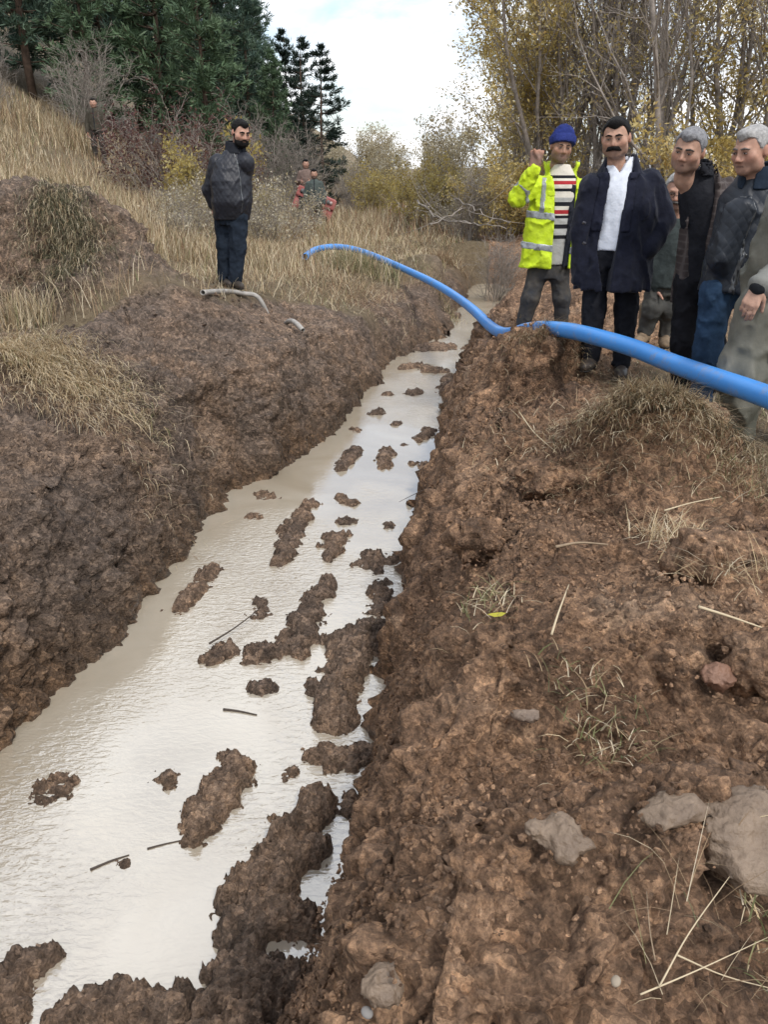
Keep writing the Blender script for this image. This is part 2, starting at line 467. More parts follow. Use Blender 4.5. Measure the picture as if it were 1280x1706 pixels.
def soil_material():
    m = bpy.data.materials.new('earth')
    m.use_nodes = True
    t = m.node_tree; nd = t.nodes.new; lk = t.links.new
    b = t.nodes['Principled BSDF']
    geo = nd('ShaderNodeNewGeometry')
    at = nd('ShaderNodeAttribute'); at.attribute_name = 'zones'
    sp = nd('ShaderNodeSeparateColor'); lk(at.outputs['Color'], sp.inputs[0])
    def nz(scale, det=6, rough=.6, dist=0):
        n = nd('ShaderNodeTexNoise'); n.inputs['Scale'].default_value = scale; n.inputs['Detail'].default_value = det
        n.inputs['Roughness'].default_value = rough; n.inputs['Distortion'].default_value = dist
        lk(geo.outputs['Position'], n.inputs['Vector']); return n
    def ramp(src, *stops):
        r = nd('ShaderNodeValToRGB'); e = r.color_ramp.elements
        while len(e) < len(stops): e.new(.5)
        for k, (p, c) in enumerate(stops):
            e[k].position = p; e[k].color = (*c, 1) if len(c) == 3 else c
        lk(src, r.inputs[0]); return r
    def mixc(f, a, bb, bt='MIX'):
        x = nd('ShaderNodeMix'); x.data_type = 'RGBA'; x.blend_type = bt
        if isinstance(f, float): x.inputs[0].default_value = f
        else: lk(f, x.inputs[0])
        for s, k in ((a, 6), (bb, 7)):
            if isinstance(s, tuple): x.inputs[k].default_value = (*s, 1)
            else: lk(s, x.inputs[k])
        return x.outputs[2]
    big = nz(1.4, 5, .6, .5); mid = nz(7, 8, .7); fine = nz(55, 6, .75); grit = nz(220, 3, .7)
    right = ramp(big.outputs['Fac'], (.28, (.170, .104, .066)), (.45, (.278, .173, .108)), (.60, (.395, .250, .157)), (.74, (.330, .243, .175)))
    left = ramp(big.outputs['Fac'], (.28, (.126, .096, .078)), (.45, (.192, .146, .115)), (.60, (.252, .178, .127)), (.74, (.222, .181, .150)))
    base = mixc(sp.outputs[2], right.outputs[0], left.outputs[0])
    r2 = ramp(mid.outputs['Fac'], (.30, (.46, .45, .45)), (.70, (1.55, 1.52, 1.48)))
    base = mixc(1.0, base, r2.outputs[0], 'MULTIPLY')
    r3 = ramp(fine.outputs['Fac'], (.34, (.45, .45, .45)), (.52, (1.0, 1.0, 1.0)), (.72, (2.0, 1.96, 1.88)))
    base = mixc(.85, base, r3.outputs[0], 'MULTIPLY')
    r4 = ramp(grit.outputs['Fac'], (.66, (0, 0, 0)), (.76, (1, 1, 1)))
    k = nd('ShaderNodeMath'); k.operation = 'MULTIPLY'; k.inputs[1].default_value = .5; lk(r4.outputs[0], k.inputs[0])
    base = mixc(k.outputs[0], base, (.36, .27, .19))
    vc = nd('ShaderNodeTexVoronoi'); vc.inputs['Scale'].default_value = 38; lk(geo.outputs['Position'], vc.inputs['Vector'])
    vs_ = nd('ShaderNodeSeparateColor'); lk(vc.outputs['Color'], vs_.inputs[0])
    rv = ramp(vs_.outputs[0], (.0, (.50, .48, .46)), (.6, (1.0, 1.0, 1.0)), (1.0, (1.75, 1.72, 1.66)))
    base = mixc(.75, base, rv.outputs[0], 'MULTIPLY')
    lit = ramp(nz(9, 8, .75).outputs['Fac'], (.30, (.085, .062, .036)), (.5, (.19, .145, .085)), (.68, (.30, .24, .15)))
    base = mixc(sp.outputs[0], base, lit.outputs[0])
    wetc = mixc(1.0, base, (.72, .68, .62), 'MULTIPLY')
    base = mixc(sp.outputs[1], base, wetc)
    lk(base, b.inputs['Base Color'])
    rr = nd('ShaderNodeMapRange'); rr.inputs['To Min'].default_value = .78; rr.inputs['To Max'].default_value = .32
    lk(sp.outputs[1], rr.inputs['Value']); lk(rr.outputs[0], b.inputs['Roughness'])
    b.inputs['Specular IOR Level'].default_value = .35
    vo = nd('ShaderNodeTexVoronoi'); vo.inputs['Scale'].default_value = 75; lk(geo.outputs['Position'], vo.inputs['Vector'])
    ad = nd('ShaderNodeMath'); ad.operation = 'SUBTRACT'; lk(fine.outputs['Fac'], ad.inputs[0])
    mu = nd('ShaderNodeMath'); mu.operation = 'MULTIPLY'; mu.inputs[1].default_value = .5; lk(vo.outputs['Distance'], mu.inputs[0]); lk(mu.outputs[0], ad.inputs[1])
    bp = nd('ShaderNodeBump'); bp.inputs['Strength'].default_value = 1.0; bp.inputs['Distance'].default_value = .034
    lk(ad.outputs[0], bp.inputs['Height']); lk(bp.outputs[0], b.inputs['Normal'])
    return m
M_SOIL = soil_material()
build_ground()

# ------------------------------------------------------------------ muddy water
def water_material():
    m = bpy.data.materials.new('muddy_water'); m.use_nodes = True
    t = m.node_tree; nd = t.nodes.new; lk = t.links.new
    b = t.nodes['Principled BSDF']
    geo = nd('ShaderNodeNewGeometry')
    n = nd('ShaderNodeTexNoise'); n.inputs['Scale'].default_value = 1.1; n.inputs['Detail'].default_value = 4; n.inputs['Distortion'].default_value = 1.2
    lk(geo.outputs['Position'], n.inputs['Vector'])
    r = nd('ShaderNodeValToRGB'); e = r.color_ramp.elements
    e[0].position = .32; e[0].color = (.37, .315, .232, 1); e[1].position = .68; e[1].color = (.47, .42, .335, 1)
    lk(n.outputs['Fac'], r.inputs[0]); lk(r.outputs[0], b.inputs['Base Color'])
    b.inputs['Roughness'].default_value = .045
    b.inputs['IOR'].default_value = 2.45
    b.inputs['Specular IOR Level'].default_value = .85
    # ripples, longer across the flow, calm in places
    mp = nd('ShaderNodeMapping'); mp.inputs['Scale'].default_value = (15, 34, 1); mp.inputs['Rotation'].default_value = (0, 0, -.35)
    lk(geo.outputs['Position'], mp.inputs[0])
    r1 = nd('ShaderNodeTexNoise'); r1.inputs['Scale'].default_value = 1.0; r1.inputs['Detail'].default_value = 3; r1.inputs['Distortion'].default_value = .9
    lk(mp.outputs[0], r1.inputs['Vector'])
    mp2 = nd('ShaderNodeMapping'); mp2.inputs['Scale'].default_value = (38, 60, 1); mp2.inputs['Rotation'].default_value = (0, 0, .5)
    lk(geo.outputs['Position'], mp2.inputs[0])
    r2 = nd('ShaderNodeTexNoise'); r2.inputs['Scale'].default_value = 1.0; r2.inputs['Detail'].default_value = 2; r2.inputs['Distortion'].default_value = .6
    lk(mp2.outputs[0], r2.inputs['Vector'])
    ad = nd('ShaderNodeMath'); ad.operation = 'MULTIPLY_ADD'; ad.inputs[1].default_value = .35
    lk(r2.outputs['Fac'], ad.inputs[0]); lk(r1.outputs['Fac'], ad.inputs[2])
    calm = nd('ShaderNodeTexNoise'); calm.inputs['Scale'].default_value = .75; calm.inputs['Detail'].default_value = 2
    lk(geo.outputs['Position'], calm.inputs['Vector'])
    cm = nd('ShaderNodeMapRange'); cm.inputs['From Min'].default_value = .42; cm.inputs['From Max'].default_value = .64; cm.inputs['To Min'].default_value = .06; cm.inputs['To Max'].default_value = .52
    lk(calm.outputs['Fac'], cm.inputs['Value'])
    bp = nd('ShaderNodeBump'); bp.inputs['Distance'].default_value = .02
    lk(cm.outputs[0], bp.inputs['Strength']); lk(ad.outputs[0], bp.inputs['Height']); lk(bp.outputs[0], b.inputs['Normal'])
    return m
def build_water():
    ys = np.linspace(-4, YEND + 1.0, 180)
    xl = np.interp(ys, LEy, LEx) - .45; xr = np.interp(ys, REy, REx) + .4
    k = 12
    s = np.linspace(0, 1, k)
    X = xl[:, None] + (xr - xl)[:, None] * s; Y = np.repeat(ys[:, None], k, 1)
    V = np.stack([X, Y, np.full_like(X, W)], -1).reshape(-1, 3)
    i = np.arange(len(ys) - 1)[:, None] * k; j = np.arange(k - 1)[None]
    F = np.stack([i + j, i + j + 1, i + k + j + 1, i + k + j], -1).reshape(-1, 4)
    link('water', mesh_np('water', V, F, mats=[water_material()]), kind='structure', label='milky brown water standing in the trench')
build_water()

# ------------------------------------------------------------------ mud lumps standing out of the water
def mud_material(name, c1, c2):
    m = mat(name, c1, rough=.55, spec=.4, noise_scale=14, col2=c2, bump=.8, bump_scale=75)
    return m
M_MUD = mud_material('wet_mud', (.27, .205, .155), (.125, .090, .068))
M_MUDR = mud_material('dark_wet_mud', (.185, .130, .095), (.085, .058, .045))
M_CLAY = mud_material('grey_clay', (.25, .185, .130), (.13, .092, .065))
M_RED = mud_material('red_earth', (.26, .145, .095), (.17, .095, .065))
def lump_mesh(name, spine, hw, hgt, base_z, mt, seed, res=None, rough=1.0, closed_under=.06, edge=.62, follow=False):
    spine = np.asarray(spine, float)[:, :2]; hw = np.asarray(hw, float)
    dist = math.hypot(*spine.mean(0)) + 1
    res = res or max(.0075, dist * .0019)
    pad = hw.max() * 1.35 + .03
    lo = spine.min(0) - pad; hi = spine.max(0) + pad
    nx = int((hi[0] - lo[0]) / res) + 2; ny = int((hi[1] - lo[1]) / res) + 2
    X, Y = np.meshgrid(np.linspace(lo[0], hi[0], nx), np.linspace(lo[1], hi[1], ny), indexing='ij')
    best = np.full(X.shape, -9.0)
    S = spine if len(spine) > 1 else np.concatenate([spine, spine + 1e-3]); HW = hw if len(hw) > 1 else np.repeat(hw, 2)
    for a, b_, ra, rb in zip(S[:-1], S[1:], HW[:-1], HW[1:]):
        d = b_ - a; t = np.clip(((X - a[0]) * d[0] + (Y - a[1]) * d[1]) / (d @ d + 1e-12), 0, 1)
        dd = np.hypot(X - a[0] - t * d[0], Y - a[1] - t * d[1]); r = ra + (rb - ra) * t
        best = np.maximum(best, 1 - dd / r)
    mh = hw.mean()
    best = best + edge * fbm(X / mh * 1.0, Y / mh * 1.0, seed * 1.3, 5, seed, .66)
    prof = np.where(best > 0, np.clip(best * 1.9, 0, 1) * .6 + .40 * np.clip(best, 0, 1.2), best * 1.4)
    Z = prof * hgt
    x, y, z = X.ravel(), Y.ravel(), Z.ravel()
    amp = min(1.0, mh / .09) * rough
    dz = (.050 * clods(x, y, z, .080, seed) + .040 * clods(x, y, z, .040, seed + 1) + .024 * clods(x, y, z, .021, seed + 2) - .044).reshape(X.shape) * amp
    dz += .018 * amp * fbm(X * 9, Y * 9, 0, 3, seed + 9)
    Z = Z + np.where(best > -.15, dz, 0) * np.clip(best * 3.5 + .25, 0, 1)
    keep = Z > -closed_under
    if follow:
        Z = Z - .5 * np.clip(-best, 0, 1); keep = best > -.35
        Z = Z + H(X, Y) - base_z
    q = keep[:-1, :-1] & keep[1:, :-1] & keep[1:, 1:] & keep[:-1, 1:]
    idx = np.arange(nx * ny).reshape(nx, ny)
    F = np.stack([idx[:-1, :-1][q], idx[1:, :-1][q], idx[1:, 1:][q], idx[:-1, 1:][q]], 1)
    used = np.unique(F); remap = np.zeros(nx * ny, int); remap[used] = np.arange(len(used))
    c = spine.mean(0)
    jx = .004 * noise(X * 60, Y * 60, 1, seed); jy = .004 * noise(X * 60, Y * 60, 9, seed)
    V = np.stack([X + jx - c[0], Y + jy - c[1], Z], -1).reshape(-1, 3)[used]
    me = mesh_np(name, V, remap[F], mats=[mt])
    wz = (1 - sst(V[:, 2], -.02, .05)) * .6
    set_col(me, 'zones', np.stack([0 * wz, wz, np.full(len(wz), .85)], 1))
    return me, (c[0], c[1], base_z)
GI = 'mud lumps standing in the trench water'
ISL = [
 ([(380,1720),(425,1570),(465,1440),(525,1345)], [58,62,54,26], .16, 0, 'long thick mud tongue in the near water beside the right bank'),
 ([(-10,1690),(35,1632),(85,1592)], [46,36,16], .11, 0, 'pointed brown mud lump cut off by the lower left corner'),
 ([(105,1712),(205,1676),(290,1684)], [26,40,30], .11, 0, 'wide mud bank along the bottom edge left of the long tongue'),
 ([(325,1398),(362,1335),(392,1285)], [22,40,34], .10, 0, 'large smooth oval mud island alone in the near water'),
 ([(93,1312)], [29], .045, 0, 'low rounded clod near the left edge of the water'),
 ([(275,1296)], [19], .045, 0, 'small reddish clod left of the large oval island'),
 ([(481,1290)], [14], .035, 0, 'tiny clod right of the large oval island'),
 ([(557,1205),(572,1130),(590,1080),(612,1045)], [34,42,42,26], .14, 1, 'long dark crumbly ridge against the foot of the right wall'),
 ([(520,1262),(567,1268),(612,1256)], [18,26,24], .07, 1, 'crumbly mud bar joining the right bank below the dark ridge'),
 ([(437,1150)], [18], .05, 0, 'small round clod below the S-shaped mud strip'),
 ([(492,1086),(508,1042),(524,1004),(546,976)], [28,26,24,14], .08, 0, 'S-shaped mud strip in the middle of the water'),
 ([(434,1088)], [30], .07, 0, 'cracked mud clod at the lower left of the S-shaped strip'),
 ([(352,1098),(378,1084)], [14,20], .05, 0, 'clod holding the lower end of a thin dark stick'),
 ([(430,1000),(436,1022)], [11,16], .04, 0, 'small clod at the upper end of a thin dark stick'),
 ([(300,1010),(326,984),(355,950)], [19,15,14], .05, 0, 'broken row of clods near the foot of the left bank'),
 ([(468,936),(484,892),(514,842)], [17,20,14], .06, 0, 'slanting mud strip left of the middle of the channel'),
 ([(548,930),(562,896)], [13,19], .05, 0, 'short slanting clod right of the slanting strip'),
 ([(578,868)], [14], .04, 0, 'small oval clod above the short slanting clod'),
 ([(565,830),(586,840)], [9,11], .03, 0, 'flat thin clod nearest above the small oval clod'),
 ([(648,876)], [10], .025, 0, 'very small clod alone in mid channel towards the right wall'),
 ([(625,937)], [31], .10, 1, 'round dark mossy clod near the right wall'),
 ([(634,975),(632,1018)], [16,16], .04, 0, 'short mud strip just below the round dark mossy clod'),
 ([(568,782),(590,752)], [10,14], .045, 0, 'narrow clod in the upper channel, left one of two'),
 ([(640,778),(644,755)], [13,12], .05, 0, 'narrow clod in the upper channel, right one of two'),
 ([(707,778)], [21], .06, 1, 'dark wet clod touching the foot of the right wall'),
 ([(630,688)], [14], .05, 0, 'knobbly clod off the corner of the left bank'),
 ([(593,717)], [10], .03, 0, 'little clod next to the corner of the left bank'),
 ([(662,707)], [9], .03, 0, 'little clod right of the knobbly clod'),
 ([(698,732),(718,718)], [13,11], .055, 1, 'double dark clod with a peak in the upper channel'),
 ([(674,741)], [7], .02, 1, 'tiny dark clod left of the double peaked clod'),
 ([(692,655)], [13], .05, 0, 'reddish round clod in the upper channel'),
 ([(650,657)], [11], .035, 0, 'low clod between left bank and reddish round clod'),
 ([(675,613),(695,610)], [12,9], .07, 1, 'jagged dark clod close to the left bank far up'),
 ([(718,617)], [19], .07, 0, 'grey brown boulder of mud in the far channel'),
 ([(708,582),(738,578)], [16,20], .07, 1, 'widest dark clod at the far narrow of the channel'),
 ([(757,528)], [14], .14, 1, 'upright dark clod by the pool at the far end'),
 ([(440,825)], [17], .035, 0, 'crumbled clod off the foot of the left bank'),
 ([(422,862)], [12], .02, 0, 'thin dark clod awash below the crumbled one'),
 ([(800,553)], [10], .03, 0, 'small flat clod under the blue pipe'),
 ([(778,579)], [12], .02, 0, 'thin clod awash near the far right bank'),
 ([(765,634),(748,655)], [24,16], .08, 1, 'heap of slumped mud at the foot of the far right bank'),
 ([(588,1330),(575,1352)], [17,14], .04, 0, 'crumbs of mud between long tongue and right bank'),
 ([(645,1100),(652,1080)], [14,12], .05, 1, 'small slumped clod between dark ridge and right wall'),
 ([(205,1440)], [9], .018, 1, 'tiny dark speck of mud in the near water on the left'),
]
for k, (px, hwp, hg, dk, lab) in enumerate(ISL):
    pts = np.array([atZ(u, v, W) for u, v in px])
    t = np.linalg.norm(pts - np.array([0, 0, CAMZ]), axis=1)
    hw = np.array(hwp) * t / 1330.0 * 1.06
    me, loc = lump_mesh('mud_lump', pts, hw, hg * .55, W, M_SOIL, 200 + k * 7)
    link('mud_lump', me, label=lab, cat='mud lump', group=GI, loc=loc)

# clay lumps and stones on the right spoil
def on_ground(u, v):
    d = ray(u, v); ts = np.linspace(.8, 40, 3000)
    P = d[None] * ts[:, None]; z = CAMZ + P[:, 2]
    g = H(P[:, 0], P[:, 1]); k = np.argmax(z < g)
    return np.array([P[k, 0], P[k, 1], g[k]])
# loose crumbs lying on the dug soil (uncountable)
def crumbs(n, seed):
    r = np.random.default_rng(seed)
    ico = bpy.data.meshes.new('tmp')
    import bmesh
    bm = bmesh.new(); bmesh.ops.create_icosphere(bm, subdivisions=1, radius=1); bm.to_mesh(ico); bm.free()
    v0 = np.array([v.co[:] for v in ico.vertices]); f0 = np.array([p.vertices[:] for p in ico.polygons])
    bpy.data.meshes.remove(ico)
    # candidate points, denser near the camera
    u = r.uniform(-80, 1360, n * 6); v = 560 + 1250 * r.uniform(0, 1, n * 6) ** .9
    x_, y_, s_ = [], [], []
    d = np.array([(u - 640) / 1330, CP - (v - 853) / 1330 * SP, -SP - (v - 853) / 1330 * CP])
    z0 = r.uniform(-.9, .3, n * 6)
    t = (z0 - CAMZ) / d[2]
    x = d[0] * t; y = d[1] * t
    dl = np.interp(y, LEy, LEx) - x; dr = x - np.interp(y, REy, REx)
    ok = (soil_mask(x, y, dl, dr) > .7) & (np.maximum(dl, dr) > .03) & (y < 9) & (fbm(x * 1.6, y * 1.6, 0, 3, 77) > r.uniform(-.7, .6, n * 6))
    x, y = x[ok][:n], y[ok][:n]
    z = H(x, y)
    m = len(x)
    dist = np.sqrt(x * x + y * y + 2)
    s = (.0028 + .009 * r.random(m) ** 3.0) * (.55 + .20 * dist)
    A = r.normal(size=(m, 3, 3)); A, _ = np.linalg.qr(A)
    jit = 1 + .30 * r.normal(size=(m, len(v0), 1)).clip(-1.4, 1.4)
    sc = r.uniform(.6, 1.25, (m, 1, 3))
    V = np.einsum('mij,mkj->mki', A, v0[None] * jit * sc) * s[:, None, None]
    V += np.stack([x, y, z + .010], 1)[:, None]
    F = (f0[None] + (np.arange(m) * len(v0))[:, None, None]).reshape(-1, 3)
    me = mesh_np('loose_crumbs', V.reshape(-1, 3), F, mats=[M_SOIL], smooth=False)
    side_ = np.repeat(((np.interp(y, LEy, LEx) - x) > 0).astype(float), len(v0))
    set_col(me, 'zones', np.stack([0 * side_, 0 * side_, side_], 1))
    link('loose_crumbs', me, kind='stuff', label='loose crumbs of earth strewn over the dug banks', cat='soil')
crumbs(9000, 3)
# ================================================================== GRASS
M_GRASS = mat('dry_grass', attr='tint', rough=.75, spec=.2, transl=.25)
def blades(P, Ln, wd, az, lean, bend, C, seg=2):
    """many tapered, bent blades; returns verts, quads, tris, colours"""
    n = len(P)
    d = np.stack([np.cos(az), np.sin(az)], 1)
    side = np.stack([-np.sin(az), np.cos(az)], 1)
    V = np.zeros((n, seg * 2 + 1, 3), np.float32)
    for k in range(seg + 1):
        s = k / seg
        ang = lean + bend * s
        h = Ln * s * np.cos(ang * .8); o = Ln * s * np.sin(ang)
        c = P + np.concatenate([d * o[:, None], h[:, None]], 1)
        if k < seg:
            w = wd * (1 - .55 * s)
            V[:, 2 * k] = c; V[:, 2 * k, :2] -= side * w[:, None] * .5
            V[:, 2 * k + 1] = c; V[:, 2 * k + 1, :2] += side * w[:, None] * .5
        else:
            V[:, 2 * k] = c
    b = (np.arange(n) * (seg * 2 + 1))[:, None]
    Q = np.concatenate([b + np.array([[2 * k, 2 * k + 1, 2 * k + 3, 2 * k + 2]]) for k in range(seg - 1)]) if seg > 1 else np.zeros((0, 4), int)
    T = b + np.array([[2 * seg - 2, 2 * seg - 1, 2 * seg]])
    return V.reshape(-1, 3), Q, T, np.repeat(C, seg * 2 + 1, 0)
STRAW = np.array([[.58,.47,.30],[.48,.37,.22],[.64,.54,.37],[.38,.28,.17],[.54,.45,.31],[.30,.21,.13],[.70,.61,.45]])
GREEN = np.array([[.15,.17,.07],[.20,.21,.10],[.27,.26,.13],[.11,.12,.06]])
RUST = np.array([[.26,.16,.095],[.20,.13,.085],[.31,.21,.13]])
DARKG = np.array([[.075,.085,.05],[.11,.11,.065],[.15,.14,.085],[.20,.175,.11]])
def tints(n, r, mix):
    tabs = [t for t, _ in mix]; w = np.array([q for _, q in mix]); w = w / w.sum()
    ch = r.choice(len(tabs), n, p=w)
    C = np.zeros((n, 3))
    for k, t in enumerate(tabs):
        m = ch == k; C[m] = t[r.integers(0, len(t), m.sum())]
    return C * r.uniform(.75, 1.2, (n, 1))
def grass_patch(name, label, x, y, r, ln, wd, mix, lean=(.0, .5), bend=(.1, .9), seg=2, zoff=-.02, az=None, P=None, cat='grass', dscale=True, clump=None):
    n = len(x)
    if P is None:
        P = np.stack([x, y, H(x, y) + zoff], 1)
    dist = np.sqrt((P ** 2).sum(1))
    Ln = r.uniform(ln[0], ln[1], n) * (clump if clump is not None else 1)
    w = r.uniform(wd[0], wd[1], n) * (np.maximum(1, dist / 9) if dscale else 1)
    V, Q, T, C = blades(P, Ln, w, r.uniform(0, 6.283, n) if az is None else az, r.uniform(*lean, n), r.uniform(*bend, n), tints(n, r, mix), seg)
    me = mesh_np(name, V, Q, T, mats=[M_GRASS]); set_col(me, 'tint', C)
    return link(name, me, kind='stuff', label=label, cat=cat)
def scatter(n, box, r, fn):
    x = r.uniform(box[0], box[1], n); y = r.uniform(box[2], box[3], n)
    p = fn(x, y); k = r.random(n) < p
    return x[k], y[k]
r = np.random.default_rng(21)
def dls(x, y): return np.interp(y, LEy, LEx) - x
def drs(x, y): return x - np.interp(y, REy, REx)
def infrust(x, y, pad=1.5): return (np.abs(x) < .50 * y + pad)
# tall straw on the left slope
def f_tall(x, y):
    g = 1 - soil_mask(x, y)
    cl = np.clip(.55 + 1.1 * fbm(x * .9, y * .9, 0, 3, 131), .05, 1)
    return g * cl * sst(dls(x, y), .8, 2.4) * infrust(x, y) * np.clip(1.25 - y / 40, .25, 1) * (1 - gauss(x, y, -1.7, 9.4, .7, .5)) * (1 - .92 * gauss(x, y, -8.0, 24.3, 1.3, 2.2, 0, 4))
x, y = scatter(190000, (-17, 0, 7.5, 34), r, f_tall)
hgt = np.clip(.55 + .8 * fbm(x * .5, y * .5, 4, 3, 133), .25, 1.15) * np.interp(dls(x, y), [1, 2.2, 4], [.45, .8, 1.0])
grass_patch('dry_grass', 'tall dry straw coloured grass covering the left slope', x, y, r, (.35, 1.0), (.004, .008), [(STRAW, .78), (RUST, .14), (GREEN, .08)], (0, .35), (.05, .8), clump=hgt)
# short dry grass and litter on the left bank top
x, y = scatter(60000, (-5, 3, 8.5, 24), r, lambda x, y: (1 - soil_mask(x, y)) * sst(dls(x, y), .25, .8) * infrust(x, y) * .8)
grass_patch('dry_turf', 'short matted dry turf on the left bank top', x, y, r, (.06, .30), (.004, .007), [(STRAW, .65), (RUST, .25), (GREEN, .10)], (.1, 1.1), (.2, 1.0))
# turf around the men on the right and beyond
def f_right(x, y):
    return (1 - soil_mask(x, y)) * sst(drs(x, y), .8, 1.6) * infrust(x, y, 1.2)
x, y = scatter(60000, (.8, 6, 3.4, 11), r, f_right)
grass_patch('trodden_turf', 'short trodden pale grass under the group of men', x, y, r, (.03, .12), (.003, .006), [(STRAW, .62), (RUST, .2), (GREEN, .18)], (.2, 1.3), (.2, .9))
x, y = scatter(30000, (2, 26, 11, 44), r, lambda x, y: f_right(x, y) * .9)
grass_patch('rough_grass', 'rough dry grass on the far ground right of the pool', x, y, r, (.15, .55), (.006, .01), [(STRAW, .6), (RUST, .3), (GREEN, .1)], (0, .6), (.1, .8))
x, y = scatter(24000, (-8, 9, 22, 60), r, lambda x, y: .8 * infrust(x, y, 2))
grass_patch('valley_grass', 'dry brown grass and weeds in the valley behind', x, y, r, (.25, .8), (.006, .012), [(STRAW, .45), (RUST, .5), (GREEN, .05)], (0, .6), (.1, .8))
# individual patches on the spoil
def tuft_at(name, label, u, v, n, rx, ry, ln, mix, seed, lean=(.3, 1.3), bend=(.2, 1.0), wd=(.0022, .0042), az=None, zo=.02, hx=None):
    rr = np.random.default_rng(seed)
    c = on_ground(u, v) if hx is None else np.array(hx)
    q = rr.normal(size=(n, 2)) * .55
    x = c[0] + q[:, 0] * rx; y = c[1] + q[:, 1] * ry
    a = None
    if az is not None: a = rr.normal(az, .6, n)
    return grass_patch(name, label, x, y, rr, ln, wd, mix, lean, bend, 3, zo, a, dscale=False)
tuft_at('sod_grass', 'matted dead grass covering the big sod lump on the right spoil', 0, 0, 7000, .40, .28, (.05, .20), [(STRAW, .6), (RUST, .25), (DARKG, .15)], 31, (.6, 1.5), (.1, 1.0), hx=(1.38, 3.85, 0), az=-1.9)
tuft_at('sod_grass', 'thin dead roots and grass on top of the mound under the pipe', 0, 0, 1500, .36, .22, (.05, .16), [(STRAW, .3), (RUST, .5), (DARKG, .2)], 32, (.7, 1.5), (.2, 1.0), hx=(1.2, 5.85, 0), az=-1.2)
tuft_at('grass_tuft', 'pale green grass tuft growing out above the near heap', 1010, 1255, 110, .12, .10, (.03, .10), [(STRAW, .6), (GREEN, .4)], 33)
tuft_at('grass_tuft', 'small green grass wisps on the middle of the right spoil', 965, 1150, 60, .12, .10, (.03, .08), [(STRAW, .55), (GREEN, .45)], 34)
tuft_at('grass_tuft', 'dry pale grass in the lower right corner', 1235, 1690, 70, .20, .08, (.05, .17), [(STRAW, .92), (GREEN, .08)], 35, (.3, 1.2), wd=(.0010, .0020))
tuft_at('grass_tuft', 'grass tuft at the right edge below the big clay lump', 1268, 1540, 60, .08, .08, (.04, .10), [(STRAW, .6), (GREEN, .4)], 36)
tuft_at('grass_tuft', 'thin greenish wisps near a yellow leaf on the right spoil', 815, 1010, 90, .10, .12, (.04, .11), [(STRAW, .6), (GREEN, .4)], 37)
tuft_at('grass_tuft', 'bunch of bleached straw in the cleft of the right spoil', 1110, 905, 180, .14, .10, (.06, .18), [(STRAW, 1)], 38)
tuft_at('grass_tuft', 'dry straw wisps on the spoil near the right edge', 1215, 960, 160, .16, .12, (.05, .18), [(STRAW, 1)], 39)
tuft_at('sod_grass', 'dead roots and straw along the right spoil beside the sod lump', 900, 720, 420, .45, .45, (.04, .14), [(RUST, .6), (STRAW, .4)], 40, (.7, 1.5))
tuft_at('grass_tuft', 'rough grass at the foot of the man in olive waterproofs', 1235, 790, 520, .30, .20, (.04, .12), [(STRAW, .7), (GREEN, .3)], 48)
# left
tuft_at('grass_mat', 'pale dry grass mat hanging over the left bank lip', 70, 610, 5200, .62, .42, (.08, .28), [(STRAW * 1.15, .94), (GREEN, .06)], 41, (.5, 1.5), (.3, 1.3), wd=(.0028, .005), az=-.9)
tuft_at('grass_mat', 'straggling straw trailing down the left bank below the grass mat', 150, 700, 700, .55, .20, (.08, .26), [(STRAW, .6), (RUST, .4)], 42, (.9, 1.7), (.4, 1.4), wd=(.0025, .004), az=-1.0)
tuft_at('hanging_sod', 'dark green grass sod hanging down the left spoil heap', 105, 385, 3600, .38, .42, (.10, .30), [(DARKG, .62), (STRAW, .38)], 43, (1.1, 1.9), (.4, 1.2), wd=(.0035, .006), az=-1.3)
tuft_at('reed_tuft', 'upright straw tuft at the left edge below the spoil heap', 40, 545, 420, .28, .18, (.15, .42), [(STRAW, .9), (GREEN, .1)], 44, (0, .4), (.1, .6), wd=(.0035, .006))
tuft_at('grass_tuft', 'greenish rush tuft beside the far blue pipe', 600, 455, 900, .55, .4, (.2, .55), [(STRAW, .5), (GREEN, .5)], 45, (0, .6), (.1, .7), wd=(.006, .009))
tuft_at('grass_tuft', 'small yellow grass tuft on the left bank face', 245, 715, 160, .09, .06, (.04, .12), [(STRAW, .8), (GREEN, .2)], 46)
tuft_at('grass_tuft', 'rust coloured grass clump on the mud beyond the pipe', 745, 440, 500, .45, .3, (.15, .42), [(RUST, .5), (STRAW, .5)], 47, (0, .6), wd=(.006, .009))
tuft_at('grass_tuft', 'green and straw grass fringe on the bank by the pool', 735, 492, 420, .45, .3, (.08, .22), [(STRAW, .6), (GREEN, .4)], 49, (0, .9), wd=(.005, .008))
tuft_at('bank_grass', 'dead grass fringe hanging over the far left bank edge', 590, 490, 1500, .8, .9, (.08, .25), [(STRAW, .6), (RUST, .4)], 50, (.3, 1.5), (.2, 1.2), wd=(.004, .007))

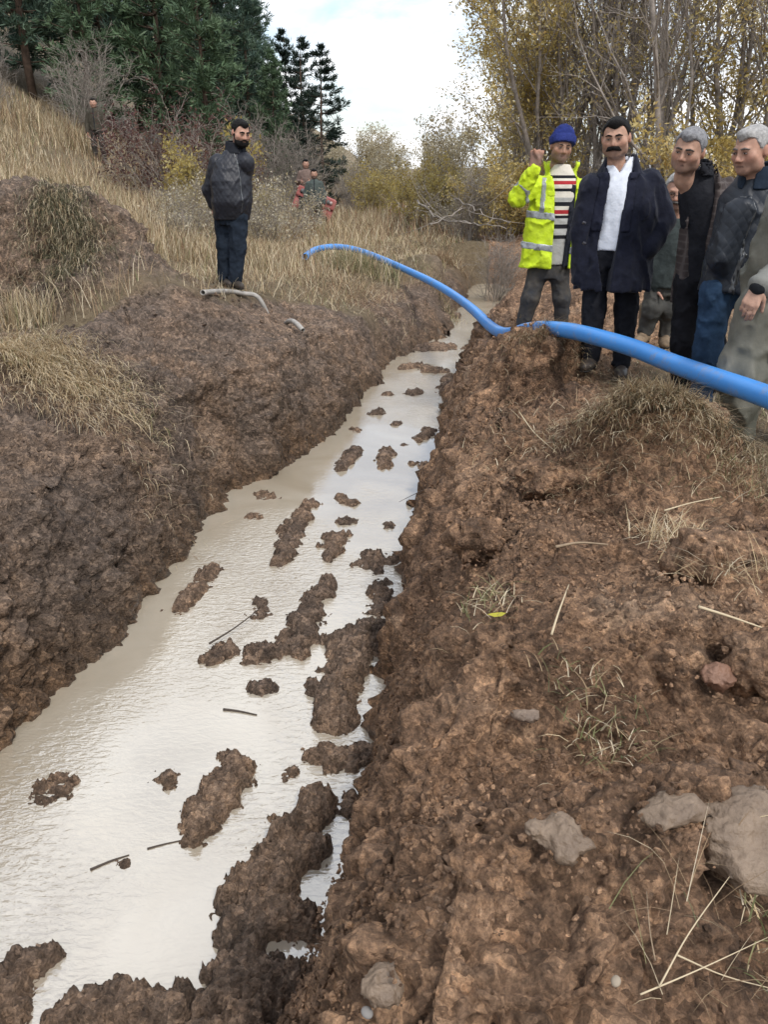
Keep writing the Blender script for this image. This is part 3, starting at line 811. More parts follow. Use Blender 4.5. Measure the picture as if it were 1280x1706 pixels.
# ------------------------------------------------------------------ sticks and straws that can be picked out
M_TWIG = mat('twig_bark', (.30, .225, .15), .8, noise_scale=30)
M_TWIGD = mat('dark_twig', (.07, .055, .045), .75)
M_PALE = mat('pale_straw', (.52, .43, .29), .7)
def twig(label, px, rad, m=M_TWIG, lift=.02, name='twig', z=None, cat='twig'):
    P = []
    for u, v in px:
        p = on_ground(u, v) if z is None else atZ(u, v, z)
        P.append(p + np.array([0, 0, lift]))
    P = spline(np.array(P), 5)
    c = P.mean(0)
    k = np.linspace(1, .45, len(P))
    V, Q, T = tube_np(P - c, rad * k, 6)
    link(name, mesh_np(name, V, Q, T, mats=[m]), label=label, cat=cat, loc=tuple(c))
twig('straight pale stick lying on the middle of the right spoil', [(918,1072),(930,1035),(947,988)], .0042, M_PALE, .03)
twig('thin pale stick slanting above the cleft on the right spoil', [(865,695),(890,730),(928,768)], .004, M_PALE, .03)
twig('bent root lying across the middle of the spoil', [(925,928),(965,920),(1012,922)], .006, M_TWIG, .035)
twig('long thin twig pointing off the right edge', [(1160,1040),(1215,1058),(1290,1080)], .005, M_PALE, .05)
twig('pale straw near the sod lump pointing right', [(1105,868),(1150,852),(1200,842)], .004, M_PALE, .04)
twig('curved straw at the lower right corner reaching up', [(1090,1690),(1140,1600),(1205,1510)], .0016, M_PALE, .06, 'straw', cat='straw')
twig('straw lying flat across the lower right corner', [(1060,1700),(1160,1655),(1275,1600)], .0016, M_PALE, .05, 'straw', cat='straw')
twig('short straw crossing the others in the lower right corner', [(1120,1640),(1200,1665),(1290,1690)], .0016, M_PALE, .05, 'straw', cat='straw')
twig('thin stem standing on the near heap', [(1085,1640),(1078,1580),(1073,1515)], .0014, M_TWIG, .04, 'straw', cat='straw')
twig('thin dark stick bridging two clods in the water', [(350,1085),(390,1060),(432,1028)], .006, M_TWIGD, .05, z=W)
twig('short dark stick floating alone in the near water', [(372,1183),(398,1186),(428,1192)], .007, M_TWIGD, .004, z=W)
twig('dark twig awash left of the oval island', [(150,1450),(185,1435),(215,1425)], .006, M_TWIGD, .002, z=W)
twig('small dark twig touching the oval island', [(245,1415),(270,1408),(305,1400)], .005, M_TWIGD, .002, z=W)
twig('thin root drooping from the right wall over the water', [(718,832),(690,845),(665,858)], .003, M_TWIGD, .1, z=-.8)
twig('thin root below the drooping one on the right wall', [(712,880),(690,895),(672,915)], .003, M_TWIGD, .1, z=-.85)
twig('twig sticking out of the right wall higher up', [(745,750),(735,740),(728,728)], .004, M_TWIGD, .05, z=-.8)
twig('trailing straw on the left bank under the grass mat', [(190,690),(230,715),(255,745)], .004, M_PALE, .03, 'straw', cat='straw')
# yellow leaf
def leaf(label, u, v, col, s=.03):
    p = on_ground(u, v) + np.array([0, 0, .03])
    V = np.array([[-1, 0, .1], [-.3, .45, 0], [.5, .4, .12], [1, 0, .25], [.5, -.4, .1], [-.3, -.45, .02], [0, 0, -.08]]) * s
    T = np.array([[6, 0, 5], [6, 5, 4], [6, 4, 3], [6, 3, 2], [6, 2, 1], [6, 1, 0]])
    me = mesh_np('fallen_leaf', V, T, mats=[mat('leaf_' + label[:6], col, .6, transl=.3)])
    link('fallen_leaf', me, label=label, cat='leaf', loc=tuple(p))
leaf('yellow green fallen leaf on the middle of the right spoil', 827, 1040, (.50, .46, .06))
leaf('pale fallen leaf on the sod below the blue pipe', 1062, 668, (.55, .42, .22), .035)

# ================================================================== TREES AND SHRUBS
M_BARK = mat('grey_bark', (.31, .27, .235), .85, noise_scale=6, noise_amt=.4, bump=.6, bump_scale=25)
M_BARKP = mat('pale_bark', (.31, .275, .24), .85, noise_scale=6, noise_amt=.4)
M_BARKD = mat('pine_bark', (.11, .075, .055), .9, noise_scale=5, noise_amt=.4)
M_LEAF = mat('leaves', attr='tint', rough=.6, spec=.25, transl=.5)
M_NEED = mat('needles', attr='tint', rough=.6, spec=.25, transl=.12)
def tubes_many(br):
    parts = []
    for P, rad, n in br:
        V, Q, T = tube_np(P, rad, n, cap=False); parts.append((V, Q, T))
    return join_np(parts)
def rot_about(d, rg, ang):
    a = rg.normal(size=3); a -= (a @ d) * d; a /= np.linalg.norm(a) + 1e-9
    v = d * math.cos(ang) + a * math.sin(ang)
    return v / np.linalg.norm(v)
def grow(rg, P0, d0, length, rad, lev, sp, br, tips):
    m = sp['seg'][lev]
    pts = [P0]; d = d0 / np.linalg.norm(d0); step = length / m
    for k in range(m):
        d = d + rg.normal(size=3) * sp['wob'][lev] + np.array([0, 0, sp['up'][lev]])
        d /= np.linalg.norm(d)
        pts.append(pts[-1] + d * step)
    pts = np.array(pts)
    end = .25 if lev < sp['n'] - 1 else .4
    rr = rad * np.linspace(1, end, m + 1)
    br.append((pts, np.maximum(rr, sp['minr']), (6, 4, 3, 3)[lev]))
    if lev >= sp['n'] - 1:
        tips.append(pts); return
    if lev >= sp['n'] - 2: tips.append(pts[m // 2:])
    nb = sp['nb'][lev]; nb = int(nb * rg.uniform(.75, 1.25) + .5)
    for q in range(nb):
        s = sp['s0'][lev] + (1 - sp['s0'][lev]) * (q + rg.random()) / nb
        i = min(int(s * m), m - 1); f = s * m - i
        p = pts[i] * (1 - f) + pts[i + 1] * f
        dd = pts[i + 1] - pts[i]; dd /= np.linalg.norm(dd)
        nd_ = rot_about(dd, rg, rg.uniform(*sp['ang'][lev]))
        grow(rg, p, nd_, length * sp['len'][lev] * rg.uniform(.65, 1.2) * (1.1 - .55 * s), rad * (1 - .7 * s) * sp['rr'][lev], lev + 1, sp, br, tips)
def leaves_on(rg, tips, n, size, cols, spread=.08, droop=0.0):
    pts = np.concatenate([t for t in tips])
    i = rg.integers(0, len(pts) - 1, n); f = rg.random((n, 1))
    same = np.linalg.norm(pts[i + 1] - pts[i], axis=1) < 1.2
    c = np.where(same[:, None], pts[i] * (1 - f) + pts[i + 1] * f, pts[i]) + rg.normal(size=(n, 3)) * spread
    a = rg.normal(size=(n, 3)); a[:, 2] -= droop; a /= np.linalg.norm(a, axis=1)[:, None]
    b = np.cross(a, rg.normal(size=(n, 3))); b /= np.linalg.norm(b, axis=1)[:, None]
    s = (size * rg.uniform(.5, 1.3, n))[:, None]
    V = np.stack([c - a * s, c + b * s * .42, c + a * s, c - b * s * .42], 1).reshape(-1, 3)
    F = np.arange(n * 4).reshape(n, 4)
    # clumps share a tone
    k = fbm(c[:, 0] * 1.1, c[:, 1] * 1.1, c[:, 2] * 1.1, 2, 3)
    C = np.asarray(cols)[np.clip(((k * .9 + .5) * len(cols) + rg.normal(size=n) * .7).astype(int), 0, len(cols) - 1)] * rg.uniform(.7, 1.25, (n, 1))
    return V, F, np.repeat(C, 4, 0)
def tree_proto(seed, stems, sp, height, nleaf, lsize, cols, spread=.08, basew=.5, rad=.10, lean=.25, droop=0.0, first=None):
    rg = np.random.default_rng(seed); br, tips = [], []
    for k in range(stems):
        a = rg.uniform(0, 6.283); l = rg.uniform(.0, lean)
        d = np.array([math.cos(a) * l, math.sin(a) * l, 1.0])
        p = np.array([math.cos(a), math.sin(a), 0]) * rg.uniform(0, basew) + np.array([0, 0, -.25])
        grow(rg, p, d, height * rg.uniform(.75, 1.05), rad * rg.uniform(.5, .95), 0, sp, br, tips)
    trunk = [b for b in br if b[2] == 6]; rest = [b for b in br if b[2] != 6]
    tv = tubes_many(trunk)
    mt = mesh_np('trunk', *tv, mats=[sp.get('bark', M_BARK)])
    bv = tubes_many(rest)
    nv = len(bv[0])
    if nleaf:
        LV, LF, LC = leaves_on(rg, tips, nleaf, lsize, cols, spread, droop)
        V = np.concatenate([bv[0], LV]); Q = np.concatenate([bv[1], LF + nv])
        mi = np.concatenate([np.zeros(len(bv[1]), int), np.ones(len(LF), int)])
        mc = mesh_np('crown', V, Q, mats=[sp.get('bark', M_BARK), M_LEAF], mat_index=mi)
        set_col(mc, 'tint', np.concatenate([np.full((nv, 3), .2), LC]))
    else:
        mc = mesh_np('crown', bv[0], bv[1], mats=[sp.get('bark', M_BARK)])
    return mt, mc
def plant(name, proto, loc, rz, s, label, cat, group=None, sz=None):
    o = empty(name, tuple(loc), label, cat, group)
    o.rotation_euler = (0, 0, rz); o.scale = (s, s, sz or s)
    link('trunk', proto[0], o); link('crown', proto[1], o)
    return o
SP_WIL = dict(n=4, seg=[9, 6, 4, 3], wob=[.07, .12, .16, .2], up=[.05, .06, .03, -.02], nb=[11, 7, 5], s0=[.16, .15, .1],
              ang=[(.35, .8), (.4, .9), (.4, 1.0)], len=[.42, .45, .5], rr=[.5, .5, .55], minr=.004)
SP_SHR = dict(n=3, seg=[6, 5, 3], wob=[.14, .2, .25], up=[.03, .02, .0], nb=[9, 7], s0=[.1, .1], ang=[(.3, .9), (.4, 1.1)], len=[.5, .45], rr=[.55, .55], minr=.0035)
OLIVE = [(.44,.33,.11),(.54,.42,.15),(.62,.50,.20),(.68,.57,.27),(.56,.41,.16),(.72,.62,.34)]
YELL = [(.42,.33,.10),(.50,.41,.15),(.36,.27,.09),(.55,.47,.22),(.30,.24,.09)]
PALE = [(.50,.45,.32),(.42,.36,.23),(.58,.54,.42),(.34,.28,.17)]
PURP = [(.13,.065,.06),(.17,.09,.075),(.10,.055,.055),(.21,.12,.09)]
WHIT = [(.62,.56,.42),(.52,.45,.31),(.70,.65,.52),(.45,.38,.22)]
w1 = tree_proto(501, 6, SP_WIL, 9.0, 21000, .066, OLIVE, .12, .9, .11, .30)
w2 = tree_proto(502, 5, SP_WIL, 9.5, 12000, .062, OLIVE, .12, .8, .12, .25)
SP_BARE = dict(SP_WIL); SP_BARE.update(nb=[12, 7, 5], up=[.06, .08, .05, .02], bark=M_BARK)
w3 = tree_proto(503, 7, SP_BARE, 10.5, 2200, .05, OLIVE, .15, .9, .115, .22)
w4 = tree_proto(504, 5, SP_BARE, 10.0, 900, .05, YELL, .15, .7, .10, .30)
s_y = tree_proto(511, 9, SP_SHR, 2.0, 5200, .050, YELL, .07, .5, .025, .7)
s_p = tree_proto(512, 12, SP_SHR, 2.2, 3600, .038, PURP, .06, .5, .025, .6)
SP_G = dict(SP_SHR); SP_G.update(bark=M_BARKP, nb=[12, 9])
s_g = tree_proto(513, 14, SP_G, 2.6, 0, .03, PALE, .06, .5, .022, .55)
s_w = tree_proto(514, 12, SP_G, 1.7, 3000, .036, WHIT, .06, .6, .02, .8)
s_o = tree_proto(515, 9, SP_SHR, 2.6, 7500, .055, OLIVE, .10, .6, .03, .6)
s_f = tree_proto(516, 6, SP_SHR, 5.0, 4200,   .10, PALE, .25, .8, .06, .35)

# ---- conifers
def pine_proto(seed, height, nwh, brl, cols, layered=False):
    rg = np.random.default_rng(seed)
    trunk = np.array([[.06 * math.sin(k * 1.1), .05 * math.cos(k * .9), height * k / 9] for k in range(10)]); trunk[0, 2] = -.3
    mt = mesh_np('trunk', *tube_np(trunk, np.linspace(height * .014, .02, 10), 7), mats=[M_BARKD])
    br = []; tp = []; td = []
    z0 = height * (.10 if not layered else .06)
    for w in range(nwh):
        s = w / (nwh - 1); z = z0 + (height - z0) * s ** .92
        k = rg.integers(5, 8) if not layered else rg.integers(3, 6)
        prof = (1 - s) ** .75 * (1 - .45 * (1 - s) ** 4) + .05
        for q in range(k):
            a = rg.uniform(0, 6.283); Lb = brl * prof * rg.uniform(.65, 1.2)
            rise = (.32 * s + .02 if not layered else -.12 + .35 * s) + rg.normal() * .1
            m = 6; t = np.linspace(0, 1, m)
            rr = Lb * t; zz = z + Lb * (rise * t + (.16 if not layered else .18) * t ** 2 - .06 * t)
            P = np.stack([rr * math.cos(a), rr * math.sin(a), zz], 1) + rg.normal(size=(m, 3)) * .03 * Lb * t[:, None]
            br.append((P, np.linspace(.03 * prof + .008, .006, m), 3))
            nc = max(3, int((8 if not layered else 10) * (prof + .25) * brl / 2.2))
            for c in range(nc):
                f = .22 + .78 * (c + rg.random()) / nc; i = min(int(f * (m - 1)), m - 2); g = f * (m - 1) - i
                p = P[i] * (1 - g) + P[i + 1] * g
                dirn = P[i + 1] - P[i]; dirn /= np.linalg.norm(dirn)
                sd_ = rg.normal(size=3) * np.array([1, 1, .25]); off = sd_ * .16 * Lb * (1 - f * .6) * .8
                tp.append(p + off * np.array([1, 1, .5])); td.append(dirn + .9 * sd_ / (np.linalg.norm(sd_) + 1e-9) * (1 - .5 * f) + np.array([0, 0, .25]))
    tp = np.array(tp); td = np.array(td); td /= np.linalg.norm(td, axis=1)[:, None]
    n = len(tp); K = 14
    sp_ = rg.normal(size=(n, K, 3)); ndl = td[:, None] * 1.1 + sp_ * (.62 if not layered else .5); ndl /= np.linalg.norm(ndl, axis=2)[..., None]
    ln = rg.uniform(.20, .42, (n, K, 1)) * (height / 12) ** .5
    sdv = np.cross(ndl, rg.normal(size=(n, K, 3))); sdv /= np.linalg.norm(sdv, axis=2)[..., None]
    b0 = tp[:, None] + rg.normal(size=(n, K, 3)) * .06
    wv = .026
    V = np.stack([b0 - sdv * wv * .5, b0 + sdv * wv * .5, b0 + ndl * ln * .6 + sdv * wv * .9, b0 + ndl * ln, b0 + ndl * ln * .6 - sdv * wv * .9], 2)
    V = V.reshape(-1, 3)
    base = (np.arange(n * K) * 5)[:, None]
    Q = base + np.array([[0, 1, 2, 4]]); T = base + np.array([[4, 2, 3]])
    cl = np.asarray(cols); tone = cl[rg.integers(0, len(cl), n)] * rg.uniform(.75, 1.3, (n, 1))
    C = np.repeat(tone, K * 5, 0)
    bv = tubes_many(br); nv = len(bv[0])
    VV = np.concatenate([bv[0], V]); QQ = np.concatenate([bv[1], Q + nv]); TT = T + nv
    mi = np.concatenate([np.zeros(len(bv[1]), int), np.ones(len(Q) + len(T), int)])
    mc = mesh_np('crown', VV, QQ, TT, mats=[M_BARKD, M_NEED], mat_index=mi)
    set_col(mc, 'tint', np.concatenate([np.full((nv, 3), .1), C]))
    return mt, mc
PG = [(.066,.108,.080),(.085,.132,.092),(.106,.156,.104),(.072,.118,.094)]
PGB = [(.10,.155,.085),(.12,.18,.10),(.085,.135,.08)]
p1 = pine_proto(601, 12.0, 26, 2.5, PG)
p2 = pine_proto(602, 12.0, 24, 2.9, PG)
p3 = pine_proto(603, 9.0, 22, 2.2, PGB)
p4 = pine_proto(604, 11.0, 20, 3.1, [(.020,.036,.028),(.028,.046,.034),(.035,.056,.04)], True)
GP = 'dark pines on the hill'
def place(u, t):
    d = ray(u, 290); k = t / d[1]
    x, y = d[0] * k, t
    return np.array([x, y, float(H(np.array([x]), np.array([y]))[0])])
for k, (u, t, pr, s, lab) in enumerate([
    (-60, 38, p2, 1.15, 'dark pine whose crown is cut by the upper left corner'),
    (25, 41, p1, 1.25, 'tall dark pine second from the upper left corner'),
    (75, 36, p2, 1.05, 'broad dark pine left of the bare grey shrub'),
    (135, 44, p1, 1.35, 'pine rising behind the bare grey shrub'),
    (195, 40, p2, 1.2, 'dark pine right behind the bare grey shrub'),
    (245, 46, p1, 1.4, 'tall pine standing back behind the light green pine'),
    (282, 36, p3, 1.22, 'lighter green pointed pine above the purple shrub'),
    (325, 44, p2, 1.3, 'dark pine between the light green pine and the sky gap'),
    (370, 41, p1, 1.10, 'dark pine above the head of the man in black'),
    (405, 47, p2, .90, 'tall pine third from the right end of the row'),
    (432, 43, p1, .68, 'narrow pine whose top stands against the sky'),
    (460, 37, p3, .62, 'short light green pine at the right end of the dark row'),
    (350, 34, p3, .9, 'small light green pine low behind the yellow shrub'),
    (165, 34, p3, .8, 'small green pine low behind the bare grey shrub'),
    (482, 44, p4, .66, 'slim dark conifer behind the layered one'),
    (538, 36, p4, .56, 'dark conifer with layered branches standing alone against the sky'),
    (508, 39, p4, .60, 'dark conifer touching the layered one on its left'),
    (420, 39, p2, .72, 'dense dark pine low down left of the layered conifer'),
    ]):
    loc = place(u, t); 
    plant('pine_tree', pr, loc, k * 1.7, s, lab, 'pine', GP)
GS = 'shrubs on the left slope'
for k, (u, t, pr, s, lab) in enumerate([
    (150, 29, s_g, 1.25, 'large bare grey shrub in front of the pines'),
    (10, 27, s_g, .95, 'bare grey bush at the left edge under the pines'),
    (255, 23, s_p, 1.0, 'purple brown shrub left of the tall purple one'),
    (305, 22, s_p, 1.35, 'tall purple brown shrub behind the man in black'),
    (352, 21, s_y, 1.05, 'yellow leaved shrub between purple shrub and man in black'),
    (330, 16.5, s_w, .75, 'pale dry shrub left of the man in black'),
    (440, 19, s_w, .85, 'pale whitish shrub right of the man in black'),
    (462, 24, s_w, .9, 'pale whitish shrub behind the first, near the tractor'),
    (425, 22, s_w, 1.05, 'pale dry shrub just behind the shoulder of the man in black'),
    (440, 30, s_g, 1.25, 'bare grey bush below the dark pines'),
    (490, 31, s_g, 1.15, 'bare grey bush left below the layered conifer'),
    (395, 28, s_p, 1.0, 'dark purple bush under the pines behind the head of the man in black'),
    (285, 17.5, s_w, .6, 'small yellowish dry bush left of the pale shrub'),
    ]):
    plant('shrub', pr, place(u, t), k * 2.3, s, lab, 'shrub', GS)
GW = 'trees on the right side'
for k, (u, t, pr, s, lab) in enumerate([
    (892, 27, w1, .78, 'leafy olive yellow willow at the left end of the right hand trees'),
    (930, 24, w1, .86, 'leafy olive yellow willow behind the man in the yellow jacket'),
    (985, 24, w3, 1.05, 'bare many-stemmed tree just left of the dark coated man'),
    (1050, 23, w3, 1.0, 'bare many-stemmed tree behind the dark coated man'),
    (1105, 19, w4, 1.0, 'bare tree with leaning stems between dark coat and plaid blazer'),
    (1215, 20, w2, .9, 'yellow leaved tree behind the two grey haired men'),
    (1290, 18, w4, 1.0, 'leaning bare tree at the upper right corner'),
    (1330, 24, w2, 1.1, 'leafy tree half outside the right edge'),
    ]):
    plant('willow_tree', pr, place(u, t), k * 1.9 + .4, s, lab, 'tree', GW)
GB = 'yellow shrubs in the valley'
for k, (u, t, pr, s, lab) in enumerate([
    (640, 33, s_y, 1.0, 'yellow bush low in the valley left of the others'),
    (700, 30, s_y, 1.05, 'yellow leaved bush in the middle of the valley'),
    (760, 27, s_y, 1.0, 'yellow bush above the fallen branches'),
    (805, 24, s_w, 1.15, 'pale leaved bush left of the yellow jacket'),
    (850, 22, s_o, .75, 'olive bush right behind the pointing hand'),
    (915, 22, s_o, .85, 'olive bush behind the head in the blue hat'),
    (975, 22, s_g, .9, 'bare twiggy bush between blue hat and dark hair'),
    (1080, 20, s_g, .9, 'bare twiggy bush low behind the dark coat'),
    (1215, 18, s_o, 1.05, 'olive bush behind the plaid blazer'),
    (1275, 17, s_o, .95, 'olive bush behind the last grey head'),
    (780, 22, s_g, .7, 'bare twiggy bush over the churned mud'),
    (590, 36, s_g, .9, 'bare bush at the foot of the layered conifer'),
    (835, 17, s_g, .55, 'bare brambles at the mud edge left of the yellow jacket'),
    ]):
    plant('shrub', pr, place(u, t), k * 2.9 + 1, s, lab, 'shrub', GB)
GF = 'pale trees far down the valley'
for k, (u, t, pr, s, lab) in enumerate([
    (592, 62, s_f, .85, 'far pale tree next to the layered conifer'),
    (628, 70, s_f, .95, 'far pale tree second in the valley gap'),
    (664, 66, s_f, .80, 'far pale tree third in the valley gap'),
    (700, 58, s_f, .8, 'far pale tree in the middle of the valley gap'),
    (735, 52, s_f, .72, 'far pale tree nearest to the willows'),
    (770, 46, s_f, .85, 'pale thin tree leaning out left of the willows'),
    (610, 48, s_y, .95, 'far yellow bush under the pale trees'),
    (680, 45, s_y, .9, 'far yellow bush right of the first under the pale trees'),
    (560, 58, s_f, .75, 'far pale tree half behind the layered conifer'),
    (822, 44, s_f, 1.1, 'pale thin tree behind the leafy willow'),
    ]):
    plant('valley_tree', pr, place(u, t), k * 2.1, s, lab, 'tree', GF)

# fallen bare branches over the churned mud
for lab, px, t0, rad in [
    ('long fallen pale branch lying over the churned mud', [(695,335),(740,365),(790,372),(840,378)], (24, 21, 19, 18), .03),
    ('fallen branch sloping down left of the yellow jacket', [(760,330),(800,355),(850,372)], (22, 20, 18), .022),
    ('thin fallen branch crossing the long one', [(720,372),(770,350),(830,330)], (20, 21, 22), .018)]:
    P = spline(np.array([atY(u, v, t) for (u, v), t in zip(px, t0)]), 6); c = P.mean(0)
    rg = np.random.default_rng(len(lab)); P = P + rg.normal(size=P.shape) * .03
    parts = [tube_np(P - c, rad * np.linspace(1, .3, len(P)), 6)]
    for k in range(9):
        i = rg.integers(2, len(P) - 1); e = P[i] - c + rg.normal(size=3) * np.array([.6, .4, .4]) + np.array([0, 0, .15])
        parts.append(tube_np(np.array([P[i] - c, (P[i] - c) * .5 + e * .5 + rg.normal(size=3) * .05, e]), [rad * .4, rad * .3, rad * .12], 4))
    link('fallen_branch', mesh_np('fallen_branch', *join_np(parts), mats=[M_BARKP]), label=lab, cat='branch', loc=tuple(c))
# dark root tangle behind the man in black
c = on_ground(322, 338); rg = np.random.default_rng(77); parts = []
q_ = math.hypot(c[0], c[1]) / 13.0
for k in range(110):
    a = rg.normal(size=3).clip(-1, 1) * .03 + np.array([0, 0, .30]); b_ = a + rg.normal(size=3) * np.array([.24, .2, .10]) + np.array([0, 0, -.12])
    parts.append(tube_np(spline(np.array([a, (a + b_) / 2 + rg.normal(size=3) * .05, b_]), 3) * q_, np.linspace(.022, .006, 7), 4))
parts.append(tube_np(np.array([[0, 0, .2], [0, 0, .3], [0, 0, .38]]) * q_, np.array([.05, .09, .05]) * q_, 7))
link('root_stump', mesh_np('root_stump', *join_np(parts), mats=[M_TWIGD]), label='dark upturned root tangle in the grass behind the man in black', cat='stump', loc=tuple(c))
# ================================================================== PEOPLE (signed-distance volumes -> surface nets)
class Vol:
    def __init__(s, lo, hi, res):
        s.lo = np.array(lo, np.float32); s.res = res
        n = (np.ceil((np.array(hi) - s.lo) / res) + 1).astype(int)
        s.ax = [s.lo[k] + res * np.arange(n[k], dtype=np.float32) for k in range(3)]
        s.v = np.full(n, 1.0, np.float32)
    def copy(s):
        o = Vol.__new__(Vol); o.lo = s.lo; o.res = s.res; o.ax = s.ax; o.v = s.v.copy(); return o
    def _sub(s, lo, hi):
        sl = []
        for k in range(3):
            a = max(0, int((lo[k] - s.lo[k]) / s.res)); b = min(len(s.ax[k]), int((hi[k] - s.lo[k]) / s.res) + 2)
            if b <= a: return None, None
            sl.append(slice(a, b))
        g = (s.ax[0][sl[0]][:, None, None], s.ax[1][sl[1]][None, :, None], s.ax[2][sl[2]][None, None, :])
        return tuple(sl), g
    def _mix(s, sl, d, k, sub):
        a = s.v[sl]
        if sub:
            d = -d
            if k > 0:
                h = np.clip(.5 - .5 * (a - d) / k, 0, 1); a = a + (d - a) * h + k * h * (1 - h)
            else: a = np.maximum(a, d)
        else:
            if k > 0:
                h = np.clip(.5 + .5 * (a - d) / k, 0, 1); a = a + (d - a) * h - k * h * (1 - h)
            else: a = np.minimum(a, d)
        s.v[sl] = a
    def cap(s, a, b, ra, rb=None, k=.02, sub=False):
        rb = ra if rb is None else rb
        a = np.asarray(a, float); b = np.asarray(b, float); m = max(ra, rb) + k + .05
        sl, g = s._sub(np.minimum(a, b) - m, np.maximum(a, b) + m)
        if sl is None: return s
        d = b - a; L2 = d @ d + 1e-9
        px, py, pz = g[0] - a[0], g[1] - a[1], g[2] - a[2]
        t = np.clip((px * d[0] + py * d[1] + pz * d[2]) / L2, 0, 1)
        dd = np.sqrt((px - t * d[0]) ** 2 + (py - t * d[1]) ** 2 + (pz - t * d[2]) ** 2) - (ra + (rb - ra) * t)
        s._mix(sl, dd, k, sub); return s
    def chain(s, pts, rad, k=.02):
        for i in range(len(pts) - 1): s.cap(pts[i], pts[i + 1], rad[i], rad[i + 1], k)
        return s
    def ell(s, c, r_, Rm=None, k=.02, sub=False):
        c = np.asarray(c, float); r_ = np.asarray(r_, float); m = r_.max() + k + .05
        sl, g = s._sub(c - m, c + m)
        if sl is None: return s
        p = [g[0] - c[0], g[1] - c[1], g[2] - c[2]]
        if Rm is not None:   # columns of Rm are the local axes
            p = [p[0] * Rm[0, j] + p[1] * Rm[1, j] + p[2] * Rm[2, j] for j in range(3)]
        k0 = np.sqrt(sum((p[j] / r_[j]) ** 2 for j in range(3))); k1 = np.sqrt(sum((p[j] / r_[j] ** 2) ** 2 for j in range(3))) + 1e-9
        s._mix(sl, k0 * (k0 - 1) / k1, k, sub); return s
    def loft(s, rings, yaw=0.0, k=.02):
        """rings: (cx, cy, z, rx, ry) from low to high"""
        Rg = np.array(sorted(rings, key=lambda q: q[2]), float)
        m = max(Rg[:, 3].max(), Rg[:, 4].max()) + k + .06
        lo = [Rg[:, 0].min() - m, Rg[:, 1].min() - m, Rg[0, 2] - .06]; hi = [Rg[:, 0].max() + m, Rg[:, 1].max() + m, Rg[-1, 2] + .06]
        sl, g = s._sub(lo, hi)
        if sl is None: return s
        z = g[2].ravel()
        def ip(j):
            zz = Rg[:, 2]; v = np.interp(z, zz, Rg[:, j]); 
            return (np.interp(z - .025, zz, Rg[:, j]) + v * 2 + np.interp(z + .025, zz, Rg[:, j]))[None, None] / 4
        dx = g[0] - ip(0); dy = g[1] - ip(1); c, q = math.cos(yaw), math.sin(yaw)
        X = c * dx + q * dy; Y = -q * dx + c * dy; rx, ry = ip(3), ip(4)
        k0 = np.sqrt((X / rx) ** 2 + (Y / ry) ** 2); k1 = np.sqrt((X / rx ** 2) ** 2 + (Y / ry ** 2) ** 2) + 1e-9
        d = k0 * (k0 - 1) / k1
        d = np.maximum(d, np.maximum(Rg[0, 2] - g[2], g[2] - Rg[-1, 2]))
        s._mix(sl, d, k, False); return s
    def grid(s): return s.ax[0][:, None, None], s.ax[1][None, :, None], s.ax[2][None, None, :]
    def wrinkle(s, amp, f=(9, 9, 9), seed=0, o=2):
        m = np.abs(s.v) < .045
        i = np.nonzero(m)
        x, y, z = s.ax[0][i[0]], s.ax[1][i[1]], s.ax[2][i[2]]
        n = fbm(x * f[0], y * f[1], z * f[2], o, seed)
        s.v[m] += amp * (.55 - np.clip(1 - np.abs(n) * 1.7, 0, 1) ** 2 * 1.1).astype(np.float32); return s
    def collar(s, c, r0, r1, h, th=.012, opening=.6, yaw=0.0, back=0.0, tilt=0.0):
        """standing collar round the neck: cone shell, radius r0 at the base, r1 at the top, open at the front"""
        c = np.asarray(c, float); m = max(r0, r1) + .08
        sl, g = s._sub(c - np.array([m, m, .05]), c + np.array([m, m, h + back + .06]))
        dx, dy = g[0] - c[0], g[1] - c[1]; cc, ss = math.cos(yaw), math.sin(yaw)
        X = cc * dx + ss * dy; Y = -ss * dx + cc * dy
        t = np.clip((g[2] - c[2]) / h, 0, 1.2); r_ = r0 + (r1 - r0) * t
        d = np.abs(np.sqrt(X ** 2 + (Y * 1.05) ** 2) - r_) - th / 2
        top = c[2] + h + back * np.clip(Y / m + .3, -.6, 1) ; bot = c[2] + tilt * Y
        d = np.maximum(d, np.maximum(g[2] - top, bot - g[2]))
        ang = np.abs(np.arctan2(X, -Y)); d = np.maximum(d, (opening - ang) * .08)
        s._mix(sl, d, .012, False); return s
    def cut(s, fn):
        """keep where fn(x,y,z) < 0"""
        s.v = np.maximum(s.v, np.broadcast_to(fn(*s.grid()), s.v.shape).astype(np.float32)); return s
    def off(s, d):
        o = s.copy(); o.v = o.v + np.float32(d); return o
    def net(s):
        v = s.v; n = v.shape; ins = v < 0
        c8 = [ins[a:n[0] - 1 + a, b:n[1] - 1 + b, c:n[2] - 1 + c] for a in (0, 1) for b in (0, 1) for c in (0, 1)]
        cnt = sum(x.astype(np.int8) for x in c8); act = (cnt > 0) & (cnt < 8)
        ci = np.array(np.nonzero(act)); m = ci.shape[1]
        if m == 0: return np.zeros((0, 3)), np.zeros((0, 4), int)
        acc = np.zeros((3, m), np.float32); num = np.zeros(m, np.float32)
        cor = [(a, b, c) for a in (0, 1) for b in (0, 1) for c in (0, 1)]
        val = {q: v[ci[0] + q[0], ci[1] + q[1], ci[2] + q[2]] for q in cor}
        for q in cor:
            for ax_ in range(3):
                if q[ax_]: continue
                q2 = tuple(q[j] + (j == ax_) for j in range(3))
                a, b = val[q], val[q2]; x = (a < 0) != (b < 0)
                t = np.where(x, a / (a - b + 1e-12), 0)
                for j in range(3): acc[j] += np.where(x, q[j] + (t if j == ax_ else 0), 0)
                num += x
        P = (ci + acc / num).T * s.res + s.lo
